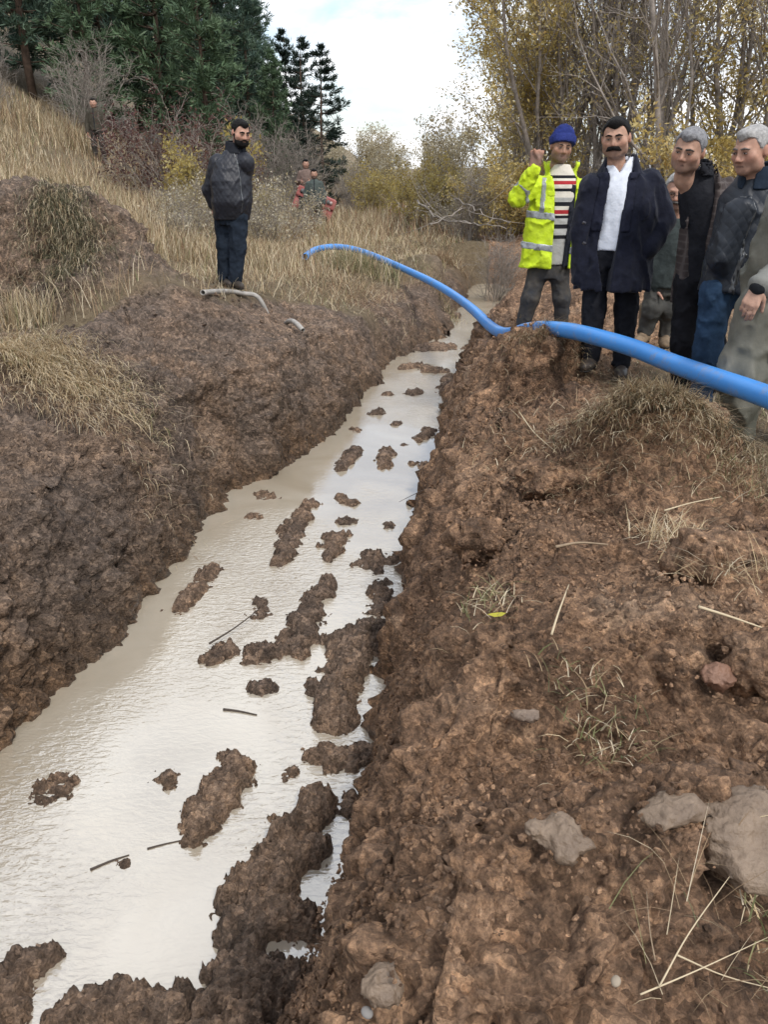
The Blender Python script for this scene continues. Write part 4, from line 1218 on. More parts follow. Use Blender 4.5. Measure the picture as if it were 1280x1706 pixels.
        idx = np.full(act.shape, -1, np.int64); idx[act] = np.arange(m)
        F = []
        for ax_ in range(3):
            sh = [slice(None)] * 3; sh2 = [slice(None)] * 3; sh[ax_] = slice(0, -1); sh2[ax_] = slice(1, None)
            a = ins[tuple(sh)]; b = ins[tuple(sh2)]; x = np.array(np.nonzero(a != b)).T
            u, w = (ax_ + 1) % 3, (ax_ + 2) % 3
            ok = (x[:, u] > 0) & (x[:, w] > 0) & (x[:, u] < n[u] - 1) & (x[:, w] < n[w] - 1)
            x = x[ok]; flip = a[tuple(x.T)]
            def at(du, dw):
                y = x.copy(); y[:, u] -= du; y[:, w] -= dw; return idx[tuple(y.T)]
            q = np.stack([at(1, 1), at(0, 1), at(0, 0), at(1, 0)], 1)
            q[~flip] = q[~flip][:, ::-1]
            F.append(q)
        F = np.concatenate(F); F = F[(F >= 0).all(1)]
        return P, F
    def part(s, name, mt, parent, colfn=None, **kw):
        P, F = s.net()
        me = mesh_np(name, P, F, mats=[mt])
        if colfn is not None: set_col(me, 'tint', colfn(P))
        return link(name, me, parent, **kw)

def rotm(yaw=0, pitch=0, roll=0):
    """yaw>0 turns the face (looking to -Y) to the viewer's right; pitch>0 looks down; roll>0 tips the crown to the viewer's right"""
    m = Matrix.Rotation(yaw, 3, 'Z') @ Matrix.Rotation(roll, 3, 'Y') @ Matrix.Rotation(pitch, 3, 'X')
    return np.array(m)
class Head:
    def __init__(s, c, Rm, sc=1.0): s.c = np.asarray(c, float); s.R = Rm; s.s = sc
    def p(s, x, y, z): return s.c + s.R @ (np.array([x * 1.11, y, z]) * s.s)
    def loc(s, P): return ((P - s.c) @ s.R) / s.s / np.array([1.11, 1, 1])
    def add(s, v, wide=1.0, nose=1.0):
        k = s.s; E = lambda c, r_, kk=.02, sub=False: v.ell(s.p(*c), np.array(r_) * k * np.array([1.11, 1, 1]), s.R, kk * k, sub)
        C = lambda a, b, ra, rb, kk=.015: v.cap(s.p(*a), s.p(*b), ra * k, rb * k, kk * k)
        E((0, .018, .036), (.077, .096, .086)); E((0, -.022, -.030), (.063 * wide, .068, .084), .03)
        E((0, -.062, -.088), (.034 * wide, .026, .026), .03)
        for q in (-1, 1):
            E((q * .043 * wide, -.052, -.018), (.027, .026, .026), .022)
            E((q * .050 * wide, -.012, -.066), (.022, .035, .035), .03)
            E((q * .079, .016, -.004), (.009, .021, .033), .006)
        C((-.034, -.077, .026), (.034, -.077, .026), .013, .013)
        for q in (-1, 1): E((q * .031, -.096, .007), (.020, .016, .012), .012, True)
        C((0, -.082, .018), (0, -.103 * nose, -.025), .0085, .0122)
        for q in (-1, 1): E((q * .014, -.090 * nose, -.031), (.010, .011, .008), .008)
        C((-.019, -.081, -.056), (.019, -.081, -.056), .0075, .0075, .006); C((-.017, -.080, -.066), (.017, -.080, -.066), .0085, .0085, .006)
        for q in (-1, 1): E((q * .031, -.073, .006), (.0145, .0125, .0115), .004)
        v.cap(s.p(0, .022, -.06), s.p(0, .035, -.17), .052 * k, .060 * k, .03)
    def cols(s, P, skin, beard=0.0, lip=(.31, .17, .135), wide=1.0):
        q = s.loc(P); C = np.tile(np.array(skin), (len(P), 1))
        C *= (1 + .22 * fbm(P[:, 0] * 60, P[:, 1] * 60, P[:, 2] * 60, 3, 4))[:, None]
        fold_shade = (q[:, 1] < -.05) * sum(np.exp(-((sx * q[:, 0] - .026 - .22 * np.clip(-q[:, 2] - .03, 0, 1)) / .004) ** 2) * np.exp(-((q[:, 2] + .047) / .02) ** 2) for sx in (-1, 1)); C *= (1 - .28 * fold_shade)[:, None]  # shade in the nose-to-mouth creases, painted as darker skin colour
        red = np.exp(-((np.abs(q[:, 0]) - .045) ** 2 + (q[:, 2] + .02) ** 2) / .0006) + np.exp(-(q[:, 0] ** 2 + (q[:, 2] + .03) ** 2) / .0003) + 1.0 * (np.abs(q[:, 0]) > .074)
        C = C * (1 - .35 * np.clip(red, 0, 1)[:, None] * np.array([0, .32, .34]))
        front = q[:, 1] < -.03
        st = sst(-q[:, 2], .028, .060) * (q[:, 1] < .035) * (q[:, 2] > -.135) * beard
        C = C * (1 - st[:, None]) + st[:, None] * np.array([.085, .072, .066])
        lp = front * np.exp(-(q[:, 0] / .018) ** 4) * np.exp(-((q[:, 2] + .061) / .0105) ** 4) * (q[:, 1] < -.07)
        C = C * (1 - .6 * lp[:, None]) + .6 * lp[:, None] * np.array(lip)
        mouth = front * (np.abs(q[:, 0]) < .022) * np.exp(-((q[:, 2] + .0605) / .003) ** 2)
        C = C * (1 - .75 * mouth[:, None])
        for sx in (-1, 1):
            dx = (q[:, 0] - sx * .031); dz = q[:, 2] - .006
            so = front * np.exp(-((dx / .016) ** 2 + ((dz - .007) / .006) ** 2)); C = C * (1 - .30 * so[:, None])  # eye socket shade below the brow, painted into the skin colour
        return C
    def eyes(s, parent):
        for q in (-1, 1):
            for nm, dims, off, mt in (('eye', (.0118, .004, .0040), 0.0, M_EYE), ('iris', (.0050, .0035, .0042), -.0022, M_IRIS), ('eyelid', (.0145, .0055, .0022), -.0005, M_LID)):
                c = np.array([q * .031, -.0868 + off, .0062 + (.0046 if nm == 'eyelid' else 0)])
                a = np.linspace(0, 2 * np.pi, 11)[:-1]; V = []
                for ph in (-1.1, -.4, .4, 1.1):
                    for t in a: V.append([math.cos(ph) * math.cos(t), math.sin(ph), math.cos(ph) * math.sin(t)])
                V = np.array(V) * np.array(dims) + c
                W_ = s.c + (V * np.array([1.11, 1, 1]) * s.s) @ s.R.T
                n = len(a); F = [[k * n + i_, k * n + (i_ + 1) % n, (k + 1) * n + (i_ + 1) % n, (k + 1) * n + i_] for k in range(3) for i_ in range(n)]
                F += []
                o = link(nm, mesh_np(nm, np.concatenate([W_, W_[:n].mean(0)[None], W_[-n:].mean(0)[None]]), np.array(F), np.array([[4 * n, (i_ + 1) % n, i_] for i_ in range(n)] + [[4 * n + 1, 3 * n + i_, 3 * n + (i_ + 1) % n] for i_ in range(n)]), mats=[mt]), parent)
    def brows(s, parent, mt, th=.006, tilt=.0):
        for q in (-1, 1):
            v = Vol(s.c - .17, s.c + .17, .005)
            v.cap(s.p(q * .013, -.0925, .0290 - tilt * .4), s.p(q * .032, -.0895, .0325), th * s.s, th * s.s, .004)
            v.cap(s.p(q * .032, -.0895, .0325), s.p(q * .051, -.074, .025), th * s.s, th * .7 * s.s, .004)
            v.part('eyebrow', mt, parent)
    def hair(s, v, thick=.007, line=.074, back=-.055, side=-.030, top=.003):
        """short hair: a shell over the skull, cut at the hair line"""
        v.ell(s.p(0, .020, .038 + top * .5), np.array([.086 + thick * .8, .096 + thick, .086 + thick + top]) * s.s, s.R, 0)
        v.ell(s.p(0, -.045, .098), np.array([.050, .040, .026 + top]) * s.s, s.R, .02 * s.s)
        def fn(x, y, z):
            d = [x - s.c[0], y - s.c[1], z - s.c[2]]
            q = [(d[0] * s.R[0, j] + d[1] * s.R[1, j] + d[2] * s.R[2, j]) / s.s for j in range(3)]
            ax_ = np.abs(q[0])
            front = line - .012 * np.exp(-(q[0] / .02) ** 2) + .006 * np.exp(-((ax_ - .045) / .012) ** 2)
            low = np.where(q[1] < -.040, front + 0 * q[2], np.where(q[1] < -.012, front + (side + .045 - front) * np.clip((q[1] + .040) / .022, 0, 1),
                  np.where(q[1] < .006, side, np.where(q[1] < .036, .030, back + 0 * q[2]))))
            low = low + .006 * noise(q[0] * 90, q[1] * 90, 0 * q[2], 8)
            return (low - q[2]) * .7
        v.cut(fn)
def hand(v, w, f, n, side, curl=(.5, .7), spread=.0, thumb=None, s=1.0, r_=.0088):
    """w wrist, f wrist->fingers, n palm normal, side +1/-1 where the thumb sits along cross(f,n)"""
    w = np.asarray(w, float); f = np.asarray(f, float); f = f / np.linalg.norm(f)
    n = np.asarray(n, float); n = n - (n @ f) * f; n /= np.linalg.norm(n); q = np.cross(f, n) * side
    ln = [.070, .079, .073, .056]
    for i in range(4):
        o = (.030 - .020 * i) * s
        kn = w + f * (.088 - .004 * abs(i - 1)) * s + q * o
        v.cap(w + q * o * .55, kn, .014 * s, .0125 * s, .010)
        a = curl[0] + .10 * i; d1 = f * math.cos(a) + n * math.sin(a) + q * spread * (1.5 - i); d1 /= np.linalg.norm(d1)
        p1 = kn + d1 * ln[i] * .52 * s
        a2 = a + curl[1]; d2 = f * math.cos(a2) + n * math.sin(a2); p2 = p1 + d2 * ln[i] * .34 * s
        a3 = a2 + curl[1] * .8; d3 = f * math.cos(a3) + n * math.sin(a3); p3 = p2 + d3 * ln[i] * .28 * s
        v.cap(kn, p1, r_ * 1.12 * s, r_ * s, .004); v.cap(p1, p2, r_ * s, r_ * .92 * s, .003); v.cap(p2, p3, r_ * .92 * s, r_ * .8 * s, .003)
    t = np.asarray(thumb if thumb is not None else f * .65 + q * .65 + n * .35, float); t /= np.linalg.norm(t)
    b = w + f * .022 * s + q * .024 * s
    m = b + (t * .7 + q * .3) * .042 * s; e = m + t * .034 * s; e2 = e + (t * .9 + f * .2) * .026 * s
    v.cap(b, m, .0155 * s, .0125 * s, .010); v.cap(m, e, .0120 * s, .0105 * s, .004); v.cap(e, e2, .0105 * s, .0085 * s, .004)
M_EYE = mat('eye_white', (.36, .32, .30), .3)
M_IRIS = mat('dark_iris', (.018, .012, .010), .25)
M_LID = mat('eyelid_skin', (.10, .062, .048), .6)
M_SKIN = mat('skin', attr='tint', rough=.55, spec=.35, sss=.06, bump=.12, bump_scale=160)
def cloth(name, col, **kw):
    d = dict(rough=.85, spec=.15, noise_scale=18, noise_amt=.22, bump=1.0, bump_scale=17); d.update(kw)
    return mat(name, col, **d)
M_HAIRB = mat('black_hair', (.010, .009, .009), .65, .15, noise_scale=60, noise_amt=.4, bump=.9, bump_scale=200)
M_HAIRG = mat('grey_hair', (.30, .30, .31), .55, .3, noise_scale=55, col2=(.13, .13, .14), bump=.7, bump_scale=200)
M_HAIRW = mat('white_hair', (.48, .47, .46), .55, .3, noise_scale=55, col2=(.24, .235, .23), bump=.7, bump_scale=200)
def core(v, nk, shL, shR, hipL, hipR, hd):
    """trunk under the clothes: neck, shoulder girdle, chest, pelvis in one piece"""
    b = np.array([0, .035, 0]); ch = nk + b + np.array([0, 0, -.17]); pe = (hipL + hipR) / 2 + b
    v.cap(hd.p(0, .035, -.15), ch, .050, .075, .03)
    v.chain([shL, nk + b + np.array([0, 0, -.10]), shR], [.036, .060, .036], .03)
    v.cap(ch, pe, .085, .085, .04); v.chain([hipL, pe, hipR], [.072, .08, .072], .03)
class Person:
    def __init__(s, u, v, Y, label, z=None, group=None):
        p = atY(u, v, Y)
        if z is not None: p[2] = z
        s.b = p; s.Y = Y
        s.root = empty('person', tuple(p), label, 'person', group)
        s.g = 0
    def J(s, u, v, dy=0.0):
        return atY(u, v, s.Y + dy) - s.b
    def vol(s, lo, hi, res): return Vol(lo, hi, res)
def boots(P, feet, mt, r_=.050, hgt=.16, yaw=0.0, ln=.17):
    for k, (an, dirn) in enumerate(feet):
        an = np.asarray(an, float); d = np.array([dirn[0], dirn[1], 0]); d = d / np.linalg.norm(d)
        v = Vol(an - np.array([.3, .3, .18]), an + np.array([.3, .3, .3]), .0125)
        hl = an + np.array([0, 0, -.055]) - d * .03
        v.cap(hl, hl + d * ln, .045, .040, .02); v.cap(hl + d * ln * .7, hl + d * (ln + .035), .046, .036, .02)
        v.cap(an + np.array([0, 0, -.04]), an + np.array([0, 0, hgt - .05]), .050, r_ + .008, .03)
        z0 = an[2] - .088
        v.cut(lambda x, y, z: z0 - z + 0 * x)
        v.wrinkle(.005, (20, 20, 30), 5 + k)
        P_, F_ = v.net()
        sole = v.off(-.006).cut(lambda x, y, z: z - z0 - .018)
        o = v.part('boot', mt, P.root); sole.part('sole', M_SOLE, o)
M_SOLE = mat('rubber_sole', (.025, .023, .022), .7)
M_BOOTB = mat('muddy_black_boot', (.035, .032, .03), .6, noise_scale=14, col2=(.11, .085, .065))
M_BOOTT = mat('tan_boot', (.26, .19, .125), .8, noise_scale=14, noise_amt=.4)

# ------------------------------------------------------------------ 1: man in the hi-vis jacket, thumb pointing back over his shoulder
def man_vest():
    P = Person(910, 552, 7.67, 'person in open yellow hi-vis jacket and blue knit hat pointing with thumb')
    J = P.J
    hd = Head(J(936, 246, -.03), rotm(R(6), R(8), R(5)), 1.0)
    nk = J(936, 285); shL = J(893, 303); shR = J(974, 306); el = J(863, 330, -.10); wr = J(889, 284, -.22)
    elR = J(990, 375, .08); wrR = J(984, 432, .02)
    hipL, hipR = J(898, 445), J(932, 446); knL, knR = J(884, 497, -.03), J(936, 497, -.02); anL, anR = J(873, 540), J(936, 541)
    lo = np.array([-.55, -.45, -.06]); hi = np.array([.60, .40, 1.86])
    # body
    v = Vol(lo, hi, .0095); hd.add(v)
    core(v, nk, shL, shR, hipL, hipR, hd); v.chain([shL, el, wr], [.034, .032, .026]); v.chain([shR, elR, wrR], [.034, .032, .026])
    for h, k_, a in ((hipL, knL, anL), (hipR, knR, anR)): v.chain([h, k_, a], [.07, .05, .035])
    hand(v, wr + np.array([.004, -.005, .028]), (.18, .10, 1), (.25, 1, -.05), -1, (1.25, 1.35), thumb=(-.55, .0, .9), s=1.42, r_=.0098)
    hand(v, wrR, (0, -.1, -1), (-1, 0, 0), 1, (.4, .5))
    skin = (.345, .20, .135)
    v.part('body', M_SKIN, P.root, lambda q: hd.cols(q, skin, .55))
    hd.eyes(P.root)
    hd.brows(P.root, M_HAIRB, .0042)
    # knitted hat with a turned-up brim
    h = Vol(hd.c - .2, hd.c + .25, .0075); 
    h.ell(hd.p(.004, .020, .062), np.array([.100, .112, .096]) * 1.06, hd.R, 0); h.ell(hd.p(.01, .03, .135), (.058, .062, .045), hd.R, .06)
    def hb(x, y, z):
        q2 = (x - hd.c[0]) * hd.R[0, 2] + (y - hd.c[1]) * hd.R[1, 2] + (z - hd.c[2]) * hd.R[2, 2]
        q1 = (x - hd.c[0]) * hd.R[0, 1] + (y - hd.c[1]) * hd.R[1, 1] + (z - hd.c[2]) * hd.R[2, 1]
        return (.040 - .42 * (q1 + .02) ) - q2
    h.cut(lambda x, y, z: hb(x, y, z) * .9)
    hat = h.wrinkle(.003, (30, 30, 8), 3).part('knit_hat', cloth('blue_knit', (.022, .035, .17), bump=.8, bump_scale=160, noise_amt=.35), P.root)
    br = h.off(-.010).cut(lambda x, y, z: -(hb(x, y, z) + .062)); br.part('hat_brim', cloth('blue_knit_brim', (.03, .045, .20), bump=.8, bump_scale=120), hat)
    # trousers
    t = Vol(lo, hi, .013)
    t.loft([((hipL + hipR)[0] / 2, 0, hipL[2] - .10, .165, .12), ((hipL + hipR)[0] / 2, 0, hipL[2] + .14, .170, .125)], 0, .03)
    for h_, k_, a in ((hipL, knL, anL), (hipR, knR, anR)):
        t.chain([h_ + np.array([0, 0, -.02]), k_, a + np.array([0, 0, .02])], [.098, .080, .068], .04)
    t.wrinkle(.010, (14, 14, 9), 31, 3)
    t.part('jeans', cloth('muddy_jeans', (.030, .036, .046), noise_scale=6, col2=(.085, .075, .063), noise_amt=.4), P.root)
    boots(P, [(anL, (-.35, -1)), (anR, (.1, -1))], M_BOOTB)
    # striped jumper
    zc = J(936, 300)[2]
    j = Vol(lo, hi, .012)
    cx = (hipL + hipR)[0] / 2
    j.loft([(cx, -.01, hipL[2] + .03, .165, .125), (cx + .02, -.02, hipL[2] + .30, .165, .13), (nk[0], -.01, nk[2] - .12, .17, .12), (nk[0], .005, nk[2] + .055, .072, .075)], 0, .02)
    j.wrinkle(.005, (12, 12, 10), 7)
    m = cloth('striped_knit', (.6, .6, .6)); t_ = m.node_tree; pr = t_.nodes['Principled BSDF']
    tcn = t_.nodes.new('ShaderNodeTexCoord'); sx = t_.nodes.new('ShaderNodeSeparateXYZ'); t_.links.new(tcn.outputs['Object'], sx.inputs[0])
    mr = t_.nodes.new('ShaderNodeMapRange'); mr.inputs['From Min'].default_value = float(J(936, 400)[2]); mr.inputs['From Max'].default_value = float(J(936, 285)[2])
    t_.links.new(sx.outputs['Z'], mr.inputs['Value'])
    rp = t_.nodes.new('ShaderNodeValToRGB'); rp.color_ramp.interpolation = 'CONSTANT'
    vv = lambda y: (400 - y) / 115.0
    Wt, Bk, Rd, Gy = (.62, .58, .50), (.015, .015, .018), (.36, .03, .035), (.40, .40, .38)
    st = [(400, Gy), (396, Bk), (390, Gy), (379, Bk), (372, Gy), (362, Bk), (357, Wt), (355, Rd), (348, Wt), (342, Bk), (335, Gy), (328, Wt), (318, Bk), (313, Wt), (307, Rd), (301, Wt), (297, Bk), (292, Wt)]
    e = rp.color_ramp.elements
    while len(e) < len(st): e.new(.5)
    for k, (y, c) in enumerate(st): e[k].position = max(0, min(1, vv(y))); e[k].color = (*c, 1)
    t_.links.new(mr.outputs[0], rp.inputs[0]); t_.links.new(rp.outputs[0], pr.inputs['Base Color'])
    j.part('striped_jumper', m, P.root)
    # jacket
    w = Vol(lo, hi, .0105)
    hem = J(905, 444)[2]
    w.loft([(cx - .01, 0, hem, .265, .185), (cx - .005, -.005, hem + .25, .255, .180), (cx + .02, 0, nk[2] - .25, .235, .165), (nk[0], .01, nk[2] - .10, .215, .14), (nk[0], .01, nk[2] - .01, .10, .10)], 0, .03)
    w.chain([shL + np.array([.03, .01, -.03]), el, wr + np.array([.002, .01, -.005])], [.088, .078, .058], .014)
    w.chain([shR + np.array([-.03, .01, -.035]), elR, wrR], [.088, .075, .06], .014)
    # standing collar flaps
    w.collar(nk + np.array([0, .01, -.055]), .112, .145, .115, .016, .75, 0, .02)
    w.wrinkle(.020, (8, 8, 6), 17, 3)
    full = w.copy()
    xo = [J(936, 290)[0], J(932, 360)[0], J(924, 440)[0]]; zo = [nk[2], J(936, 360)[2], hem]
    def opening(half, shift=0.0):
        def fn(x, y, z):
            xc = np.interp(z.ravel(), zo[::-1], xo[::-1])[None, None] + shift
            hw = np.interp(z.ravel(), [hem, nk[2] - .10, nk[2] + .05], [half * .9, half * 1.1, half * 1.6])[None, None]
            return -np.maximum(np.abs(x - xc) - hw, y + .02)
        return fn
    w.cut(opening(.088, .018))
    hv = mat('hi_vis_fabric', (.56, .74, .015), .6, .3, noise_scale=14, col2=(.47, .60, .03), bump=.9, bump_scale=22)
    jk = w.part('hi_vis_jacket', hv, P.root)
    ln = full.off(.016).cut(opening(.062, -.006)).cut(lambda x, y, z: y + .03); ln.part('dark_lining', cloth('dark_lining', (.018, .02, .028)), jk)
    rf = mat('reflective_tape', (.33, .35, .37), .35, .5, metal=.2, noise_scale=40)
    for za, zb in ((J(905, 367)[2], J(905, 354)[2]), (J(905, 418)[2], J(905, 406)[2])):
        bd = w.off(-.004).cut(lambda x, y, z: np.maximum(za - z - .10 * (x - cx), z + .10 * (x - cx) - zb))
        def nosl(x, y, z): return -np.minimum(np.sqrt((x - el[0]) ** 2 + (y - el[1]) ** 2 + (z - el[2]) ** 2) - .13, 9)
        bd.cut(nosl); bd.part('reflective_band', rf, jk)
    xs = J(897, 330)[0]
    bd = w.off(-.004).cut(lambda x, y, z: np.maximum(np.maximum(np.abs(x - xs - .06 * (z - zb)) - .022, y + .02), np.maximum(J(905, 356)[2] - z, z - nk[2] + .05)))
    bd.cut(lambda x, y, z: -(np.sqrt((x - el[0]) ** 2 + (y - el[1]) ** 2 + (z - el[2]) ** 2) - .15)); bd.part('reflective_strap', rf, jk)
    ds = wr - el; dn = ds / np.linalg.norm(ds); c0 = el + np.array([-.0, 0, -.0])
    us = shL - el; un = us / np.linalg.norm(us)
    bd = w.off(-.004).cut(lambda x, y, z: np.abs((x - el[0]) * un[0] + (y - el[1]) * un[1] + (z - el[2]) * un[2] - .035) - .024)
    bd.cut(lambda x, y, z: np.sqrt((x - el[0]) ** 2 + (y - el[1]) ** 2 + (z - el[2]) ** 2) - .15); bd.part('sleeve_band', rf, jk)
    pk = w.off(-.005).cut(lambda x, y, z: np.maximum(np.maximum(np.abs(x - J(917, 330)[0]) - .045, y + .05), np.abs(z - J(917, 322)[2]) - .022)); pk.part('pocket_flap', hv, jk)
man_vest()

def simple_legs(P, lo, hi, hips, knees, ankles, rad, mt, name='trousers', seat=(.165, .12), wr=.014, res=.0135, yaw=0.0):
    t = Vol(lo, hi, res); hc = (np.asarray(hips[0]) + np.asarray(hips[1])) / 2
    t.loft([(hc[0], hc[1], hc[2] - .10, seat[0], seat[1]), (hc[0], hc[1], hc[2] + .14, seat[0], seat[1])], yaw, .03)
    for h_, k_, a in zip(hips, knees, ankles): t.chain([np.asarray(h_) + np.array([0, 0, -.02]), k_, np.asarray(a) + np.array([0, 0, .0])], rad, .04)
    t.wrinkle(wr, (13, 13, 9), 31, 3)
    return t.part(name, mt, P.root)

# ------------------------------------------------------------------ 2: man in the long dark coat
def man_coat():
    P = Person(1012, 622, 5.95, 'person with black moustache in long dark navy coat and white shirt')
    J = P.J
    hd = Head(J(1027, 231, -.05), rotm(R(-24), R(9), R(-3)), 1.0)
    nk = J(1036, 276); shL = J(985, 303); shR = J(1090, 296); elL = J(970, 385, -.0); wrL = J(986, 432, .0); elR = J(1108, 368, .0); wrR = J(1082, 415, -.12)
    hipL, hipR = J(998, 420), J(1045, 420); knL, knR = J(990, 510, -.02), J(1045, 515, .02); anL, anR = J(985, 592, -.08), J(1036, 604, -.02)
    lo = np.array([-.45, -.42, -.08]); hi = np.array([.58, .42, 1.98])
    v = Vol(lo, hi, .0095); hd.add(v, 1.05)
    core(v, nk, shL, shR, hipL, hipR, hd); v.chain([shL, elL, wrL], [.034, .032, .028]); v.chain([shR, elR, wrR], [.034, .032, .028])
    for h, k_, a in ((hipL, knL, anL), (hipR, knR, anR)): v.chain([h, k_, a], [.07, .05, .035])
    hand(v, wrL, (.3, .1, -1), (1, 0, 0), 1, (.4, .5)); hand(v, wrR, (-.5, .1, -.7), (-.6, .6, -.2), 1, (.4, .5))
    v.part('body', M_SKIN, P.root, lambda q: hd.cols(q, (.42, .25, .178), .35))
    hd.eyes(P.root)
    hd.brows(P.root, M_HAIRB, .0058, .002)
    b = Vol(hd.c - .17, hd.c + .17, .005)
    for q in (-1, 1):
        b.cap(hd.p(0, -.099, -.044), hd.p(q * .026, -.092, -.050), .0125 * 1.1, .0125 * 1.1, .006); b.cap(hd.p(q * .026, -.092, -.050), hd.p(q * .042, -.076, -.064), .0115, .006, .006)
    b.part('moustache', M_HAIRB, P.root)
    b = Vol(hd.c - .19, hd.c + .22, .0075); hd.hair(b); b.wrinkle(.003, (40, 40, 40), 3).part('hair', M_HAIRB, P.root)
    simple_legs(P, lo, hi, (hipL, hipR), (knL, knR), (anL, anR), [.10, .082, .070], cloth('black_trousers', (.012, .013, .018)))
    boots(P, [(anL, (-.5, -1)), (anR, (-.25, -1))], mat('black_shoe', (.018, .017, .018), .45, noise_scale=12, col2=(.07, .055, .045)), hgt=.07)
    cx = (hipL + hipR)[0] / 2; hem = J(1020, 481)[2]
    j = Vol(lo, hi, .0095)
    j.loft([(cx, -.03, J(1000, 416)[2], .165, .125), (cx + .02, -.03, hipL[2] + .3, .165, .13), (nk[0] - .01, -.02, nk[2] - .14, .17, .12), (nk[0] - .005, .005, nk[2] + .015, .078, .080)], R(-14), .02)
    j.collar(nk + np.array([-.005, .01, -.02]), .092, .076, .075, .012, .30, R(-20), .02)
    xn = nk[0] - .028
    j.cut(lambda x, y, z: -np.maximum(np.abs(x - xn) - .55 * (z - (nk[2] - .055)), y))
    sh = j.wrinkle(.006, (12, 12, 7), 9).part('white_shirt', cloth('white_cotton', (.68, .72, .80), noise_amt=.06), P.root)
    # coat
    w = Vol(lo, hi, .0105)
    yw = R(-14)
    w.loft([(cx + .02, 0, hem, .275, .20), (cx + .02, 0, hem + .28, .255, .185), (cx + .04, 0, nk[2] - .28, .245, .17), (nk[0], .01, nk[2] - .12, .235, .14), (nk[0], .015, nk[2] - .01, .105, .10)], yw, .03)
    w.chain([shL + np.array([.02, .01, -.035]), elL, J(968, 462, -.02)], [.090, .075, .066], .014)
    w.chain([shR + np.array([-.02, .01, -.035]), elR, wrR], [.092, .080, .068], .014)
    w.collar(nk + np.array([0, .015, -.075]), .150, .092, .125, .022, .62, R(-20), .05)
    w.wrinkle(.015, (9, 9, 4), 27, 3)
    full = w.copy()
    xt, xm, xb, xh = J(1028, 285)[0], J(1014, 350)[0], J(1003, 415)[0], J(1000, 480)[0]
    def op(half, sft=0.0):
        def fn(x, y, z):
            zz = z.ravel(); xc = np.interp(zz, [hem, J(0, 415)[2], J(0, 350)[2], J(0, 285)[2]], [xh, xb, xm, xt])[None, None] + sft
            hw = np.interp(zz, [hem - .05, J(0, 415)[2], J(0, 350)[2], nk[2] - .08, nk[2] + .06], [.018, half, half * .95, half * .95, half * 1.8])[None, None]
            return -np.maximum(np.abs(x - xc) - hw, y + .01)
        return fn
    w.cut(op(.058))
    navy = cloth('navy_wool', (.012, .014, .026), rough=.9, sheen=.1)
    ck = w.part('long_coat', navy, P.root)
    # lapels: lifted strips along the opening
    lp = full.off(-.012); f1, f2 = op(.058), op(.125)
    lp.cut(f1); lp.cut(lambda x, y, z: -op(.125)(x, y, z)); lp.cut(lambda x, y, z: np.maximum(nk[2] - .42 - z, z - nk[2] + .04)); lp.part('lapel', cloth('navy_wool_lapel', (.016, .018, .032), rough=.9), ck)
    for k in range(2):
        c = J(1000 - 24, 372 + 34 * k, -.25); 
        bb = Vol(c - .05, c + .05, .004); bb.ell(c + np.array([0, .035, 0]), (.012, .03, .012), None, 0); bb.part('coat_button', mat('coat_button', (.04, .04, .05), .3), ck)
man_coat()

